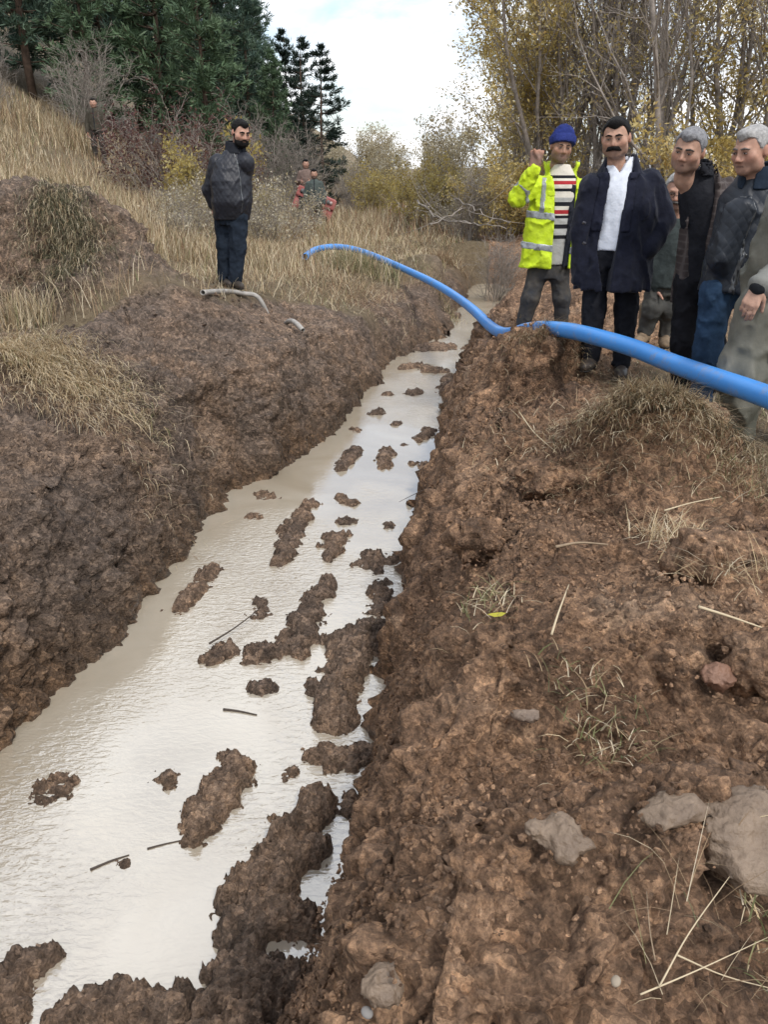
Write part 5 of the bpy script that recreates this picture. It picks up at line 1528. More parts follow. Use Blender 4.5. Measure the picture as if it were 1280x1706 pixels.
# ------------------------------------------------------------------ 3: man in plaid blazer bending forward
def man_blazer():
    P = Person(1150, 662, 5.55, 'person in brown plaid blazer and black shirt leaning forward')
    J = P.J
    hd = Head(J(1148, 252, -.12), rotm(R(-36), R(13), R(10)), 1.02)
    nk = J(1168, 285, -.04); shL = J(1170, 338, .05); shR = J(1222, 312, .05); elL = J(1150, 420, .16); wrL = J(1150, 490, .18); elR = J(1228, 420, .1); wrR = J(1222, 490, .05)
    hipL, hipR = J(1148, 470), J(1192, 468, .04); knL, knR = J(1140, 570, -.03), J(1188, 570); anL, anR = J(1137, 640), J(1180, 648)
    lo = np.array([-.45, -.5, -.08]); hi = np.array([.62, .45, 1.95])
    v = Vol(lo, hi, .0095); hd.add(v, 1.08, 1.04)
    core(v, nk, shL, shR, hipL, hipR, hd); v.chain([shL, elL, wrL], [.034, .032, .028]); v.chain([shR, elR, wrR], [.034, .032, .028])
    for h, k_, a in ((hipL, knL, anL), (hipR, knR, anR)): v.chain([h, k_, a], [.07, .05, .035])
    hand(v, wrL, (0, -.1, -1), (1, 0, 0), 1, (.4, .5)); hand(v, wrR, (0, -.1, -1), (-1, 0, 0), 1, (.4, .5))
    v.part('body', M_SKIN, P.root, lambda q: hd.cols(q, (.42, .25, .178), .40))
    hd.eyes(P.root)
    hd.brows(P.root, mat('dark_brow', (.06, .05, .045), .6), .0062)
    b = Vol(hd.c - .19, hd.c + .22, .0075); hd.hair(b); b.wrinkle(.004, (35, 35, 35), 3).part('hair', M_HAIRG, P.root)
    simple_legs(P, lo, hi, (hipL, hipR), (knL, knR), (anL, anR), [.10, .082, .072], cloth('black_trousers_b', (.012, .012, .015)))
    boots(P, [(anL, (-.5, -1)), (anR, (-.3, -1))], M_BOOTB, hgt=.08)
    cx = (hipL + hipR)[0] / 2; cy = .02; hem = J(1170, 505)[2]; yw = R(-22)
    j = Vol(lo, hi, .012)
    j.loft([(cx, .0, hipL[2], .16, .125), (cx - .03, -.02, hipL[2] + .28, .150, .135), (nk[0] + .035, -.02, nk[2] - .16, .142, .128), (nk[0] - .005, -.01, nk[2] - .03, .100, .100), (nk[0] - .005, .0, nk[2] + .02, .084, .084)], yw, .02)
    j.collar(nk + np.array([-.02, -.0, -.03]), .100, .082, .085, .013, .35, R(-30), .03)
    j.wrinkle(.006, (10, 10, 7), 9).part('black_shirt', cloth('black_shirt', (.014, .015, .02), rough=.7), P.root)
    w = Vol(lo, hi, .0115)
    w.loft([(cx + .03, .02, hem, .215, .180), (cx + .01, -.01, hem + .28, .200, .180), (nk[0] + .115, -.015, nk[2] - .26, .180, .172), (nk[0] + .10, -.01, nk[2] - .12, .160, .150), (nk[0] + .02, .02, nk[2] - .02, .105, .10)], yw, .03)
    w.chain([shL + np.array([.02, .01, -.03]), elL, wrL], [.085, .072, .06], .014); w.chain([shR + np.array([-.03, .01, -.03]), elR, wrR], [.092, .08, .066], .014)
    w.collar(nk + np.array([0, .02, -.08]), .150, .098, .115, .020, .75, R(-30), .05)
    w.wrinkle(.012, (8, 8, 5), 37, 3)
    full = w.copy()
    def op(half, sft=0.0):
        def fn(x, y, z):
            zz = z.ravel(); xc = np.interp(zz, [hem, J(0, 400)[2], J(0, 310)[2]], [J(1144, 500)[0], J(1148, 400)[0], J(1167, 310)[0]])[None, None] + sft
            hw = np.interp(zz, [hem, nk[2] - .3, nk[2] - .06, nk[2] + .06], [half * 1.2, half, half * .9, half * 1.5])[None, None]
            return -np.maximum(np.abs(x - xc) - hw, y + .07)
        return fn
    w.cut(op(.058))
    def plaid(name, k=1.0):
        m = cloth(name, (.060, .048, .045), noise_scale=None, bump=.3); t_ = m.node_tree; pr = t_.nodes['Principled BSDF']
        tcn = t_.nodes.new('ShaderNodeTexCoord'); prev = None
        def wave(dirn, sc, lo_, hi_):
            wv = t_.nodes.new('ShaderNodeTexWave'); wv.bands_direction = dirn; wv.inputs['Scale'].default_value = sc; wv.inputs['Distortion'].default_value = .4
            t_.links.new(tcn.outputs['Object'], wv.inputs['Vector']); rp = t_.nodes.new('ShaderNodeValToRGB')
            rp.color_ramp.elements[0].position = lo_; rp.color_ramp.elements[0].color = (0, 0, 0, 1); rp.color_ramp.elements[1].position = hi_; rp.color_ramp.elements[1].color = (1, 1, 1, 1)
            t_.links.new(wv.outputs['Fac'], rp.inputs[0]); return rp.outputs[0]
        a = wave('Z', 7.0, .80, .95); bb = wave('X', 7.0, .80, .95)
        ad = t_.nodes.new('ShaderNodeMath'); ad.operation = 'MAXIMUM'; t_.links.new(a, ad.inputs[0]); t_.links.new(bb, ad.inputs[1])
        mxn = t_.nodes.new('ShaderNodeMix'); mxn.data_type = 'RGBA'; mxn.inputs[6].default_value = (.056 * k, .045 * k, .043 * k, 1); mxn.inputs[7].default_value = (.085 * k, .072 * k, .068 * k, 1)
        t_.links.new(ad.outputs[0], mxn.inputs[0]); t_.links.new(mxn.outputs[2], pr.inputs['Base Color']); return m
    bz = w.part('plaid_blazer', plaid('brown_plaid'), P.root)
    lp = full.off(-.012); lp.cut(op(.058)); lp.cut(lambda x, y, z: -op(.118)(x, y, z)); lp.cut(lambda x, y, z: np.maximum(nk[2] - .48 - z, z - nk[2] + .06)); lp.part('lapel', plaid('brown_plaid_lapel', 1.25), bz)
man_blazer()

# ------------------------------------------------------------------ 4: old man with glasses half hidden behind the blazer
def man_glasses():
    P = Person(1085, 566, 6.75, 'person with white hair and glasses half hidden behind the plaid blazer')
    J = P.J
    hd = Head(J(1129, 320, -.10), rotm(R(-18), R(14), R(6)), 1.08)
    nk = J(1122, 368); shL = J(1092, 392); shR = J(1155, 385); elL = J(1088, 440, -.02); wrL = J(1094, 480, -.05); elR = J(1165, 440); wrR = J(1150, 480)
    hipL, hipR = J(1098, 468), J(1130, 468); knL, knR = J(1088, 515, -.05), J(1118, 515, -.05); anL, anR = J(1075, 552), J(1110, 556)
    lo = np.array([-.25, -.45, -.08]); hi = np.array([.62, .4, 1.5])
    v = Vol(lo, hi, .0095); hd.add(v, 1.04)
    core(v, nk, shL, shR, hipL, hipR, hd); v.chain([shL, elL, wrL], [.034, .032, .028]); v.chain([shR, elR, wrR], [.034, .032, .028])
    for h, k_, a in ((hipL, knL, anL), (hipR, knR, anR)): v.chain([h, k_, a], [.07, .05, .035])
    hand(v, wrL, (0, -.1, -1), (1, 0, 0), 1, (.4, .5)); hand(v, wrR, (0, -.1, -1), (-1, 0, 0), 1, (.4, .5))
    v.part('body', M_SKIN, P.root, lambda q: hd.cols(q, (.42, .24, .175), .5))
    hd.eyes(P.root)
    b = Vol(hd.c - .19, hd.c + .22, .0078); hd.hair(b); b.wrinkle(.005, (35, 35, 35), 3).part('hair', M_HAIRW, P.root)
    b = Vol(hd.c - .17, hd.c + .17, .005)
    for q in (-1, 1): b.cap(hd.p(0, -.100, -.043), hd.p(q * .034, -.086, -.052), .010, .008, .005)
    b.part('moustache', mat('grey_moustache', (.12, .11, .105), .6), P.root)
    # glasses
    parts = []
    for q in (-1, 1):
        a = np.linspace(0, 2 * math.pi, 17)
        parts.append(tube_np(np.array([hd.p(q * .031 + .022 * math.cos(t), -.1 - .002 * math.cos(t) * q * 3, .004 + .016 * math.sin(t)) for t in a]), .0022, 5, False))
        parts.append(tube_np(np.array([hd.p(q * .053, -.098, .006), hd.p(q * .078, -.05, .008), hd.p(q * .083, .015, .008)]), .002, 5))
    parts.append(tube_np(np.array([hd.p(-.009, -.102, .006), hd.p(.009, -.102, .006)]), .002, 5))
    link('glasses', mesh_np('glasses', *join_np(parts), mats=[mat('glasses_frame', (.03, .025, .025), .3)]), P.root)
    simple_legs(P, lo, hi, (hipL, hipR), (knL, knR), (anL, anR), [.095, .078, .062], cloth('grey_trousers', (.055, .058, .058), noise_scale=6, col2=(.09, .085, .075)))
    boots(P, [(anL, (-.6, -1)), (anR, (-.3, -1))], M_BOOTT, hgt=.24, r_=.062)
    w = Vol(lo, hi, .013); cx = (hipL + hipR)[0] / 2; hem = J(1100, 478)[2]
    w.loft([(cx, 0, hem, .20, .15), (cx + .02, 0, nk[2] - .22, .20, .15), (nk[0], 0, nk[2] - .08, .18, .13), (nk[0], 0, nk[2] + .02, .09, .09)], 0, .03)
    w.chain([shL + np.array([.02, 0, -.02]), elL, wrL], [.08, .07, .058], .014); w.chain([shR + np.array([-.02, 0, -.02]), elR, wrR], [.08, .07, .058], .014)
    w.wrinkle(.009, (8, 8, 7), 47, 2)
    w.part('grey_green_jacket', cloth('grey_green_jacket', (.045, .056, .056)), P.root)
man_glasses()

# ------------------------------------------------------------------ 5: grey haired man in dark quilted jacket (profile)
def man_quilt():
    P = Person(1190, 690, 5.05, 'person with grey hair in dark quilted jacket and jeans seen in profile')
    J = P.J
    hd = Head(J(1252, 252, -.06), rotm(R(-62), R(13), R(0)), 1.02)
    nk = J(1270, 297, -.02); shL = J(1232, 350, -.12); shR = J(1330, 345, .08); elL = J(1205, 430, -.12); wrL = J(1222, 470, -.10); elR = J(1340, 440, .1); wrR = J(1310, 510, .0)
    hipL, hipR = J(1196, 480, -.06), J(1262, 480, .06); knL, knR = J(1180, 585, -.05), J(1255, 585, .05); anL, anR = J(1166, 672, -.03), J(1235, 680, .06)
    lo = np.array([-.35, -.5, -.1]); hi = np.array([.85, .5, 2.02])
    v = Vol(lo, hi, .0095); hd.add(v, 1.06, 1.06)
    core(v, nk, shL, shR, hipL, hipR, hd); v.chain([shL, elL, wrL], [.034, .032, .028]); v.chain([shR, elR, wrR], [.034, .032, .028])
    for h, k_, a in ((hipL, knL, anL), (hipR, knR, anR)): v.chain([h, k_, a], [.07, .05, .035])
    hand(v, wrL, (.6, .2, -.5), (.5, .8, 0), 1, (.4, .5)); hand(v, wrR, (0, -.1, -1), (-1, 0, 0), 1, (.4, .5))
    v.part('body', M_SKIN, P.root, lambda q: hd.cols(q, (.44, .255, .185), .22))
    hd.eyes(P.root)
    hd.brows(P.root, mat('grey_brow', (.14, .12, .11), .6), .0058)
    b = Vol(hd.c - .20, hd.c + .23, .0075); hd.hair(b); b.wrinkle(.004, (35, 35, 35), 3).part('hair', M_HAIRW, P.root)
    simple_legs(P, lo, hi, (hipL, hipR), (knL, knR), (anL, anR), [.10, .082, .072], cloth('blue_jeans', (.028, .058, .11), noise_scale=8, noise_amt=.35), 'jeans')
    boots(P, [(anL, (-.9, -1)), (anR, (-.7, -1))], M_BOOTB, hgt=.08)
    w = Vol(lo, hi, .0115); cx = (hipL + hipR)[0] / 2; hem = J(1200, 484)[2]; yw = R(-40)
    w.loft([(cx - .02, -.02, hem, .215, .20), (cx + .02, -.02, hem + .25, .235, .205), ((cx + nk[0]) / 2 + .02, -.02, nk[2] - .28, .24, .19), (nk[0] - .01, 0, nk[2] - .10, .215, .15), (nk[0] - .01, .01, nk[2] + .035, .092, .092)], yw, .03)
    w.chain([shL + np.array([.01, .0, -.02]), elL, wrL], [.098, .085, .066], .014); w.chain([shR + np.array([-.03, 0, -.03]), elR, wrR], [.095, .085, .066], .014)
    w.wrinkle(.013, (8, 8, 6), 57, 3)
    jk = w.part('quilted_jacket', quilt('navy_quilt', (.014, .019, .028)), P.root)
    zp = w.off(-.005).cut(lambda x, y, z: np.maximum(np.abs((x - (cx - .14 + (z - hem) * .10)) * .8 + (y + .15) * .55) - .007, y + .02)); zp.part('zip', mat('zip_metal', (.10, .105, .11), .35, metal=.6), jk)
    cl = Vol(nk - .25, nk + .25, .007); cl.collar(nk + np.array([-.01, .01, -.06]), .125, .090, .125, .020, .25, R(-50), .04); cl.part('collar', cloth('navy_collar', (.018, .028, .045)), jk)
def quilt(name, col, scale=11.0):
    m = cloth(name, col, rough=.5, spec=.4, noise_scale=30, noise_amt=.2, bump=0); t_ = m.node_tree; pr = t_.nodes['Principled BSDF']
    tcn = t_.nodes.new('ShaderNodeTexCoord'); hs = []
    for ang in (.62, -.62):
        mp = t_.nodes.new('ShaderNodeMapping'); mp.inputs['Rotation'].default_value = (0, ang, 0); t_.links.new(tcn.outputs['Object'], mp.inputs[0])
        wv = t_.nodes.new('ShaderNodeTexWave'); wv.bands_direction = 'X'; wv.inputs['Scale'].default_value = scale * .32 * 2; wv.inputs['Distortion'].default_value = .6
        t_.links.new(mp.outputs[0], wv.inputs['Vector'])
        pw = t_.nodes.new('ShaderNodeMath'); pw.operation = 'POWER'; pw.inputs[1].default_value = .35; t_.links.new(wv.outputs['Fac'], pw.inputs[0]); hs.append(pw.outputs[0])
    mn = t_.nodes.new('ShaderNodeMath'); mn.operation = 'MULTIPLY'; t_.links.new(hs[0], mn.inputs[0]); t_.links.new(hs[1], mn.inputs[1])
    bp = t_.nodes.new('ShaderNodeBump'); bp.inputs['Strength'].default_value = .22; bp.inputs['Distance'].default_value = .010
    t_.links.new(mn.outputs[0], bp.inputs['Height']); t_.links.new(bp.outputs[0], pr.inputs['Normal'])
    return m
man_quilt()

# ------------------------------------------------------------------ 6: person in olive waterproofs, cut by the right edge
def man_olive():
    P = Person(1248, 758, 4.30, 'person in muddy olive waterproofs cut off by the right edge, bare hand hanging')
    J = P.J
    hd = Head(J(1352, 235, -.05), rotm(R(-45), R(6), R(0)), 1.08)
    nk = J(1350, 300); shL = J(1306, 345, -.06); shR = J(1420, 345, .06); elL = J(1322, 445, -.10); wrL = J(1264, 478, -.22); elR = J(1440, 440); wrR = J(1425, 520)
    hipL, hipR = J(1262, 520, -.04), J(1345, 520, .05); knL, knR = J(1240, 620, -.06), J(1335, 625, .02); anL, anR = J(1232, 735), J(1330, 740)
    lo = np.array([-.35, -.55, -.12]); hi = np.array([.75, .45, 2.0])
    v = Vol(lo, hi, .0078); hd.add(v)
    core(v, nk, shL, shR, hipL, hipR, hd); v.chain([shL, elL, wrL], [.034,.034,.030]); v.chain([shR, elR, wrR], [.034, .032, .028])
    for h, k_, a in ((hipL, knL, anL), (hipR, knR, anR)): v.chain([h, k_, a], [.07, .05, .035])
    hand(v, wrL, (-.30, -.10, -.9), (.35, .85, -.25), 1, (.30, .42), s=1.05, r_=.0092, thumb=(.20, .25, -.9)); hand(v, wrR, (0, -.1, -1), (-1, 0, 0), 1, (.4, .5))
    v.part('body', M_SKIN, P.root, lambda q: hd.cols(q, (.44, .27, .20), .3))
    hd.eyes(P.root)
    b = Vol(hd.c - .20, hd.c + .23, .008); hd.hair(b); b.part('hair', M_HAIRB, P.root)
    ol = cloth('olive_waterproof', (.075, .078, .062), rough=.55, spec=.35, noise_scale=5.5, col2=(.165, .158, .130), noise_amt=.3, bump=.15, bump_scale=90)
    t = Vol(lo, hi, .012); cx = (hipL + hipR)[0] / 2
    t.loft([(cx, 0, hipL[2] - .20, .215, .165), (cx, 0, hipL[2] + .16, .225, .175), ((cx + nk[0]) / 2, -.01, nk[2] - .30, .225, .165), (nk[0], 0, nk[2] - .12, .19, .13)], R(-20), .05)
    for h_, k_, a in ((hipL, knL, anL), (hipR, knR, anR)): t.chain([h_, k_, a + np.array([0, 0, .05])], [.135, .115, .085], .05)
    t.wrinkle(.030, (5, 5, 2.2), 67, 3); t.wrinkle(.012, (13, 13, 7), 69, 2)
    tr = t.part('waterproof_bib', ol, P.root)
    boots(P, [(anL, (-.35, -1)), (anR, (-.2, -1))], mat('mud_rubber_boot', (.12, .115, .095), .55, noise_scale=10, col2=(.20, .165, .125)), hgt=.26, r_=.075)
    w = Vol(lo, hi, .0105)
    w.chain([shL + np.array([.03, .01, -.02]), elL, wrL + (elL - wrL) * .12], [.100, .088, .064], .014); w.chain([shR, elR, wrR], [.10, .085, .066], .014)
    w.cap(nk + np.array([-.10, 0, -.10]), nk + np.array([.12, 0, -.10]), .10, .10, .05)
    w.wrinkle(.012, (9, 9, 9), 77, 2)
    sl = w.part('waterproof_sleeves', cloth('grey_waterproof', (.16, .165, .155), rough=.6, noise_scale=6, col2=(.22, .22, .20)), P.root)
    cf = Vol(lo, hi, .007); cf.cap(wrL + (elL - wrL) * .16, wrL + (elL - wrL) * .02, .050, .046, .01); cf.part('dark_cuff', cloth('dark_cuff', (.02, .022, .026)), sl)
man_olive()

# ------------------------------------------------------------------ 7: bearded man in black quilted jacket on the left bank
def man_black():
    P = Person(386, 478, 9.46, 'person with black beard in black quilted jacket alone on the left bank')
    J = P.J
    hd = Head(J(401, 222, -.06), rotm(R(40), R(18), R(2)), 1.02)
    nk = J(392, 250); shL = J(360, 268, .02); shR = J(412, 266, -.10); elL = J(350, 316, .10); wrL = J(356, 341, .10); elR = J(398, 320, .14); wrR = J(372, 348, .22)
    hipL, hipR = J(372, 358, .06), J(397, 358, -.06); knL, knR = J(375, 410, .03), J(396, 412, -.06); anL, anR = J(374, 462, .04), J(392, 466, -.06)
    lo = np.array([-.42, -.45, -.08]); hi = np.array([.45, .5, 1.98])
    v = Vol(lo, hi, .0095); hd.add(v, 1.08)
    core(v, nk, shL, shR, hipL, hipR, hd); v.chain([shL, elL, wrL], [.034, .032, .028]); v.chain([shR, elR, wrR], [.034, .032, .028])
    for h, k_, a in ((hipL, knL, anL), (hipR, knR, anR)): v.chain([h, k_, a], [.07, .05, .035])
    hand(v, wrL, (.15, -.05, -1), (.5, .8, 0), 1, (.5, .7), s=1.15); hand(v, wrR, (-.1, .0, -1), (-.4, .9, 0), -1, (.7, .7))
    v.part('body', M_SKIN, P.root, lambda q: hd.cols(q, (.46, .27, .20), .5))
    hd.eyes(P.root)
    hd.brows(P.root, M_HAIRB, .0075)
    b = Vol(hd.c - .22, hd.c + .22, .006)      # beard
    b.ell(hd.p(0, -.045, -.082), np.array([.075, .058, .052]) * 1.02, hd.R, .0)
    for q in (-1, 1):
        b.cap(hd.p(q * .072, -.005, -.012), hd.p(q * .055, -.040, -.075), .014, .022, .02); b.cap(hd.p(0, -.098, -.044), hd.p(q * .036, -.084, -.062), .011, .011, .01)
    b.ell(hd.p(0, -.100, -.059), np.array([.022, .025, .008]) * 1.1, hd.R, .006, True)
    b.wrinkle(.004, (40, 40, 40), 5).part('beard', M_HAIRB, P.root)
    b = Vol(hd.c - .21, hd.c + .24, .0078); hd.hair(b); b.wrinkle(.003, (35, 35, 35), 3).part('hair', M_HAIRB, P.root)
    simple_legs(P, lo, hi, (hipL, hipR), (knL, knR), (anL, anR), [.110, .092, .080], cloth('dark_blue_jeans', (.018, .026, .040), noise_scale=7, noise_amt=.4), 'jeans', (.155, .15), .012)
    boots(P, [(anL, (.5, -1)), (anR, (.6, -1))], mat('black_shoe_l', (.02, .02, .02), .5, noise_scale=12, col2=(.09, .07, .055)), hgt=.08)
    w = Vol(lo, hi, .0115); cx = (hipL + hipR)[0] / 2; hem = J(385, 366)[2]; yw = R(35)
    w.loft([(cx + .005, .01, hem, .200, .185), (cx + .03, -.04, hem + .18, .225, .225), (cx + .035, -.03, nk[2] - .30, .235, .205), (nk[0] - .01, 0, nk[2] - .12, .225, .15), (nk[0], 0, nk[2] + .03, .085, .085)], yw, .03)
    w.chain([shL + np.array([.02, .0, -.03]), elL, wrL], [.100, .090, .062], .014); w.chain([shR + np.array([-.02, .02, -.03]), elR, wrR], [.10, .085, .062], .014)
    w.wrinkle(.013, (8, 8, 6), 87, 3)
    jk = w.part('quilted_jacket', quilt('black_quilt', (.016, .018, .026), 12), P.root)
    d2 = np.array([math.sin(R(38)), -math.cos(R(38))])
    zp = w.off(-.005).cut(lambda x, y, z: np.maximum(np.abs((x - cx - .03) * d2[1] * -1 + (y + .02) * d2[0]) - .008, -((x - cx) * d2[0] + y * d2[1]))); zp.part('zip', mat('zip_metal_b', (.12, .125, .13), .35, metal=.6), jk)
    cl = Vol(nk - .25, nk + .25, .007); cl.collar(nk + np.array([0, .0, -.04]), .118, .092, .115, .018, .2, R(38), .03); cl.part('collar', cloth('black_collar', (.018, .02, .026)), jk)
man_black()

# ------------------------------------------------------------------ distant men
def far_man(u, vfeet, Y, height, label, jk, tr, yaw=0, seat=False, hat=None, beard=False, z=None):
    p = atY(u, vfeet, Y)
    p[2] = z if z is not None else float(H(np.array([p[0]]), np.array([p[1]]))[0]) - .03
    root = empty('person', tuple(p), label, 'person')
    k = height / 1.76
    class Q: pass
    P = Q(); P.root = root
    lo = np.array([-.42, -.5, -.1]); hi = np.array([.42, .4, 1.95]) * k
    S = lambda x, y, z: np.array([x, y, z]) * k
    hd = Head(S(0, -.02, 1.64), rotm(R(yaw), R(6), 0), 1.08 * k)
    hz = .92 if not seat else .62
    up = 0 if not seat else -.30
    hd.c = S(0, -.02, 1.64 + up); nk = S(0, 0, 1.48 + up); sh = [S(-.19, 0, 1.40 + up), S(.19, 0, 1.40 + up)]
    el = [S(-.27, .02, 1.12 + up), S(.27, .02, 1.12 + up)]; wr = [S(-.26, -.06, .87 + up), S(.26, -.06, .87 + up)]
    hp = [S(-.10, 0, hz), S(.10, 0, hz)]
    kn = [S(-.12, -.02, .50), S(.12, -.02, .50)] if not seat else [S(-.14, -.40, .58), S(.14, -.40, .58)]
    an = [S(-.13, 0, .09), S(.13, 0, .09)] if not seat else [S(-.15, -.42, .16), S(.15, -.42, .16)]
    if seat: wr = [S(-.12, -.34, .86), S(.12, -.34, .86)]
    v = Vol(lo, hi, .014); hd.add(v); core(v, nk, sh[0], sh[1], hp[0], hp[1], hd)
    for q in (0, 1):
        v.chain([sh[q], el[q], wr[q]], [.034, .032, .028]); v.chain([hp[q], kn[q], an[q]], [.07, .05, .035])
        hand(v, wr[q], (0, -.15, -1) if not seat else (0, -1, -.2), (1 - 2 * q, .2, 0), 1 - 2 * q, (.4, .5), s=1.1, r_=.011)
    v.part('body', M_SKIN, root, lambda a: hd.cols(a, (.42, .25, .185), .8 if beard else .3))
    b = Vol(hd.c - .2, hd.c + .23, .013); hd.hair(b); b.part('hair' if not hat else 'cap', hat or M_HAIRB, root)
    simple_legs(P, lo, hi, hp, kn, an, [.10, .082, .07], tr, res=.02)
    boots(P, [(an[0], (-.1, -1)), (an[1], (.1, -1))], M_BOOTB, hgt=.1)
    w = Vol(lo, hi, .017)
    w.loft([(0, 0, (hz - .02) * k, .20, .15), (0, 0, nk[2] - .25, .21, .15), (0, 0, nk[2] - .08, .19, .13), (0, 0, nk[2] + .03, .085, .085)], 0, .03)
    for q in (0, 1): w.chain([sh[q] + np.array([.02 * (1 - 2 * q), 0, -.02]), el[q], wr[q]], [.082, .07, .058], .014)
    w.wrinkle(.008, (8, 8, 7), 91, 2); jk_ = w.part('jacket', jk, root)
    if not seat:
        zp = w.off(-.005).cut(lambda x, y, z: np.maximum(np.abs(x) - .02, y)); zp.part('zip', cloth('dark_zip', (.02, .022, .028)), jk_)
    return root
far_man(526, 372, 24.5, 1.74, 'person with beard in grey green jacket walking in front of the red tractor', cloth('far_green_jacket', (.085, .105, .10)), cloth('far_dark_trousers', (.05, .052, .045), noise_scale=8, col2=(.12, .11, .085)), 5, beard=True)
far_man(163, 235, 26.0, 1.72, 'person in dark olive jacket far up in the grass on the left hill', cloth('far_olive_jacket', (.065, .058, .045)), cloth('far_trousers', (.05, .045, .04)), 10, hat=cloth('dark_cap', (.03, .027, .025)))
# ================================================================== PIPES
def pipe(name, label, P, rad, mt, n=28, hollow=True, cat='pipe', wall=.010):
    P = np.asarray(P); c = P[0].copy(); Q_ = P - c
    V, Q, T = tube_np(Q_, rad, n, cap=False)
    V2, Q2, _ = tube_np(Q_, rad - wall, n, cap=False)
    o = len(V); m = len(P); j = np.arange(n); k = (j + 1) % n
    rim = np.concatenate([np.stack([k, j, o + j, o + k], 1), np.stack([(m - 1) * n + j, (m - 1) * n + k, o + (m - 1) * n + k, o + (m - 1) * n + j], 1)])
    me = mesh_np(name, np.concatenate([V, V2]), Q, Q2[:, ::-1] + o, rim, mats=[mt])
    return link(name, me, label=label, cat=cat, loc=tuple(c))
def blue_plastic():
    m = mat('blue_plastic', (.055, .255, .66), .38, .45, noise_scale=2.5, col2=(.07, .29, .72), bump=.03, bump_scale=40)
    t = m.node_tree; b = t.nodes['Principled BSDF']; geo = t.nodes.new('ShaderNodeNewGeometry')
    src = b.inputs['Base Color'].links[0].from_socket
    n = t.nodes.new('ShaderNodeTexNoise'); n.inputs['Scale'].default_value = 9; n.inputs['Detail'].default_value = 9; n.inputs['Roughness'].default_value = .7
    t.links.new(geo.outputs['Position'], n.inputs['Vector'])
    rp = t.nodes.new('ShaderNodeValToRGB'); rp.color_ramp.elements[0].position = .53; rp.color_ramp.elements[0].color = (0, 0, 0, 1); rp.color_ramp.elements[1].position = .72; rp.color_ramp.elements[1].color = (.6, .6, .6, 1)
    t.links.new(n.outputs['Fac'], rp.inputs[0])
    mx_ = t.nodes.new('ShaderNodeMix'); mx_.data_type = 'RGBA'; t.links.new(rp.outputs[0], mx_.inputs[0]); t.links.new(src, mx_.inputs[6]); mx_.inputs[7].default_value = (.27, .24, .20, 1)
    t.links.new(mx_.outputs[2], b.inputs['Base Color']); return m
def on_g(u, v, up):
    q = on_ground(u, v); return q + np.array([0, 0, up])
BP = [on_g(509, 440, .12), on_g(524, 430, .14), on_g(550, 426, .16), on_g(580, 428, .16), on_g(608, 434, .14), on_g(638, 444, .12)]
t5 = float(np.linalg.norm(BP[-1] - np.array([0, 0, CAMZ])) / np.linalg.norm(ray(638, 440)))
BP += [atT(680, 451, t5 + (10.4 - t5) * .30), atT(722, 471, t5 + (10.4 - t5) * .62), atT(760, 494, t5 + (10.4 - t5) * .88), atT(792, 519, 9.2), atT(812, 539, 8.5), atT(828, 551, 7.9), atT(843, 556, 7.4), atT(860, 554, 6.85), atT(880, 549, 6.35), atT(908, 547, 5.95),
      atT(950, 551, 5.6), atT(1000, 563, 5.25), atT(1060, 581, 4.95), atT(1120, 605, 4.65), atT(1200, 633, 4.2), atT(1280, 661, 3.85), atT(1380, 702, 3.45), atT(1560, 780, 3.0), atT(1800, 960, 2.6)]
BP = spline(np.array(BP), 8)
for _ in range(5): BP[1:-1] = .25 * BP[:-2] + .5 * BP[1:-1] + .25 * BP[2:]
pipe('blue_pipe', 'long blue plastic pipe crossing the trench and the mound in front of the men', BP, .055, blue_plastic())
gp = np.array([on_ground(338, 493), on_ground(375, 490), on_ground(405, 494), on_ground(432, 502)]) + np.array([0, 0, .03])
gp = np.concatenate([gp, [on_ground(456, 515) + np.array([0, 0, -.22]), on_ground(482, 535) + np.array([0, 0, .0]), on_ground(495, 545) + np.array([0, -.03, .04]), on_ground(506, 553) + np.array([0, -.08, .03])]])
pipe('grey_pipe', 'thin grey pipe half buried at the feet of the man in black', spline(gp, 8), .026, mat('grey_plastic', (.40, .38, .35), .55, noise_scale=12, noise_amt=.3), 16, wall=.005)

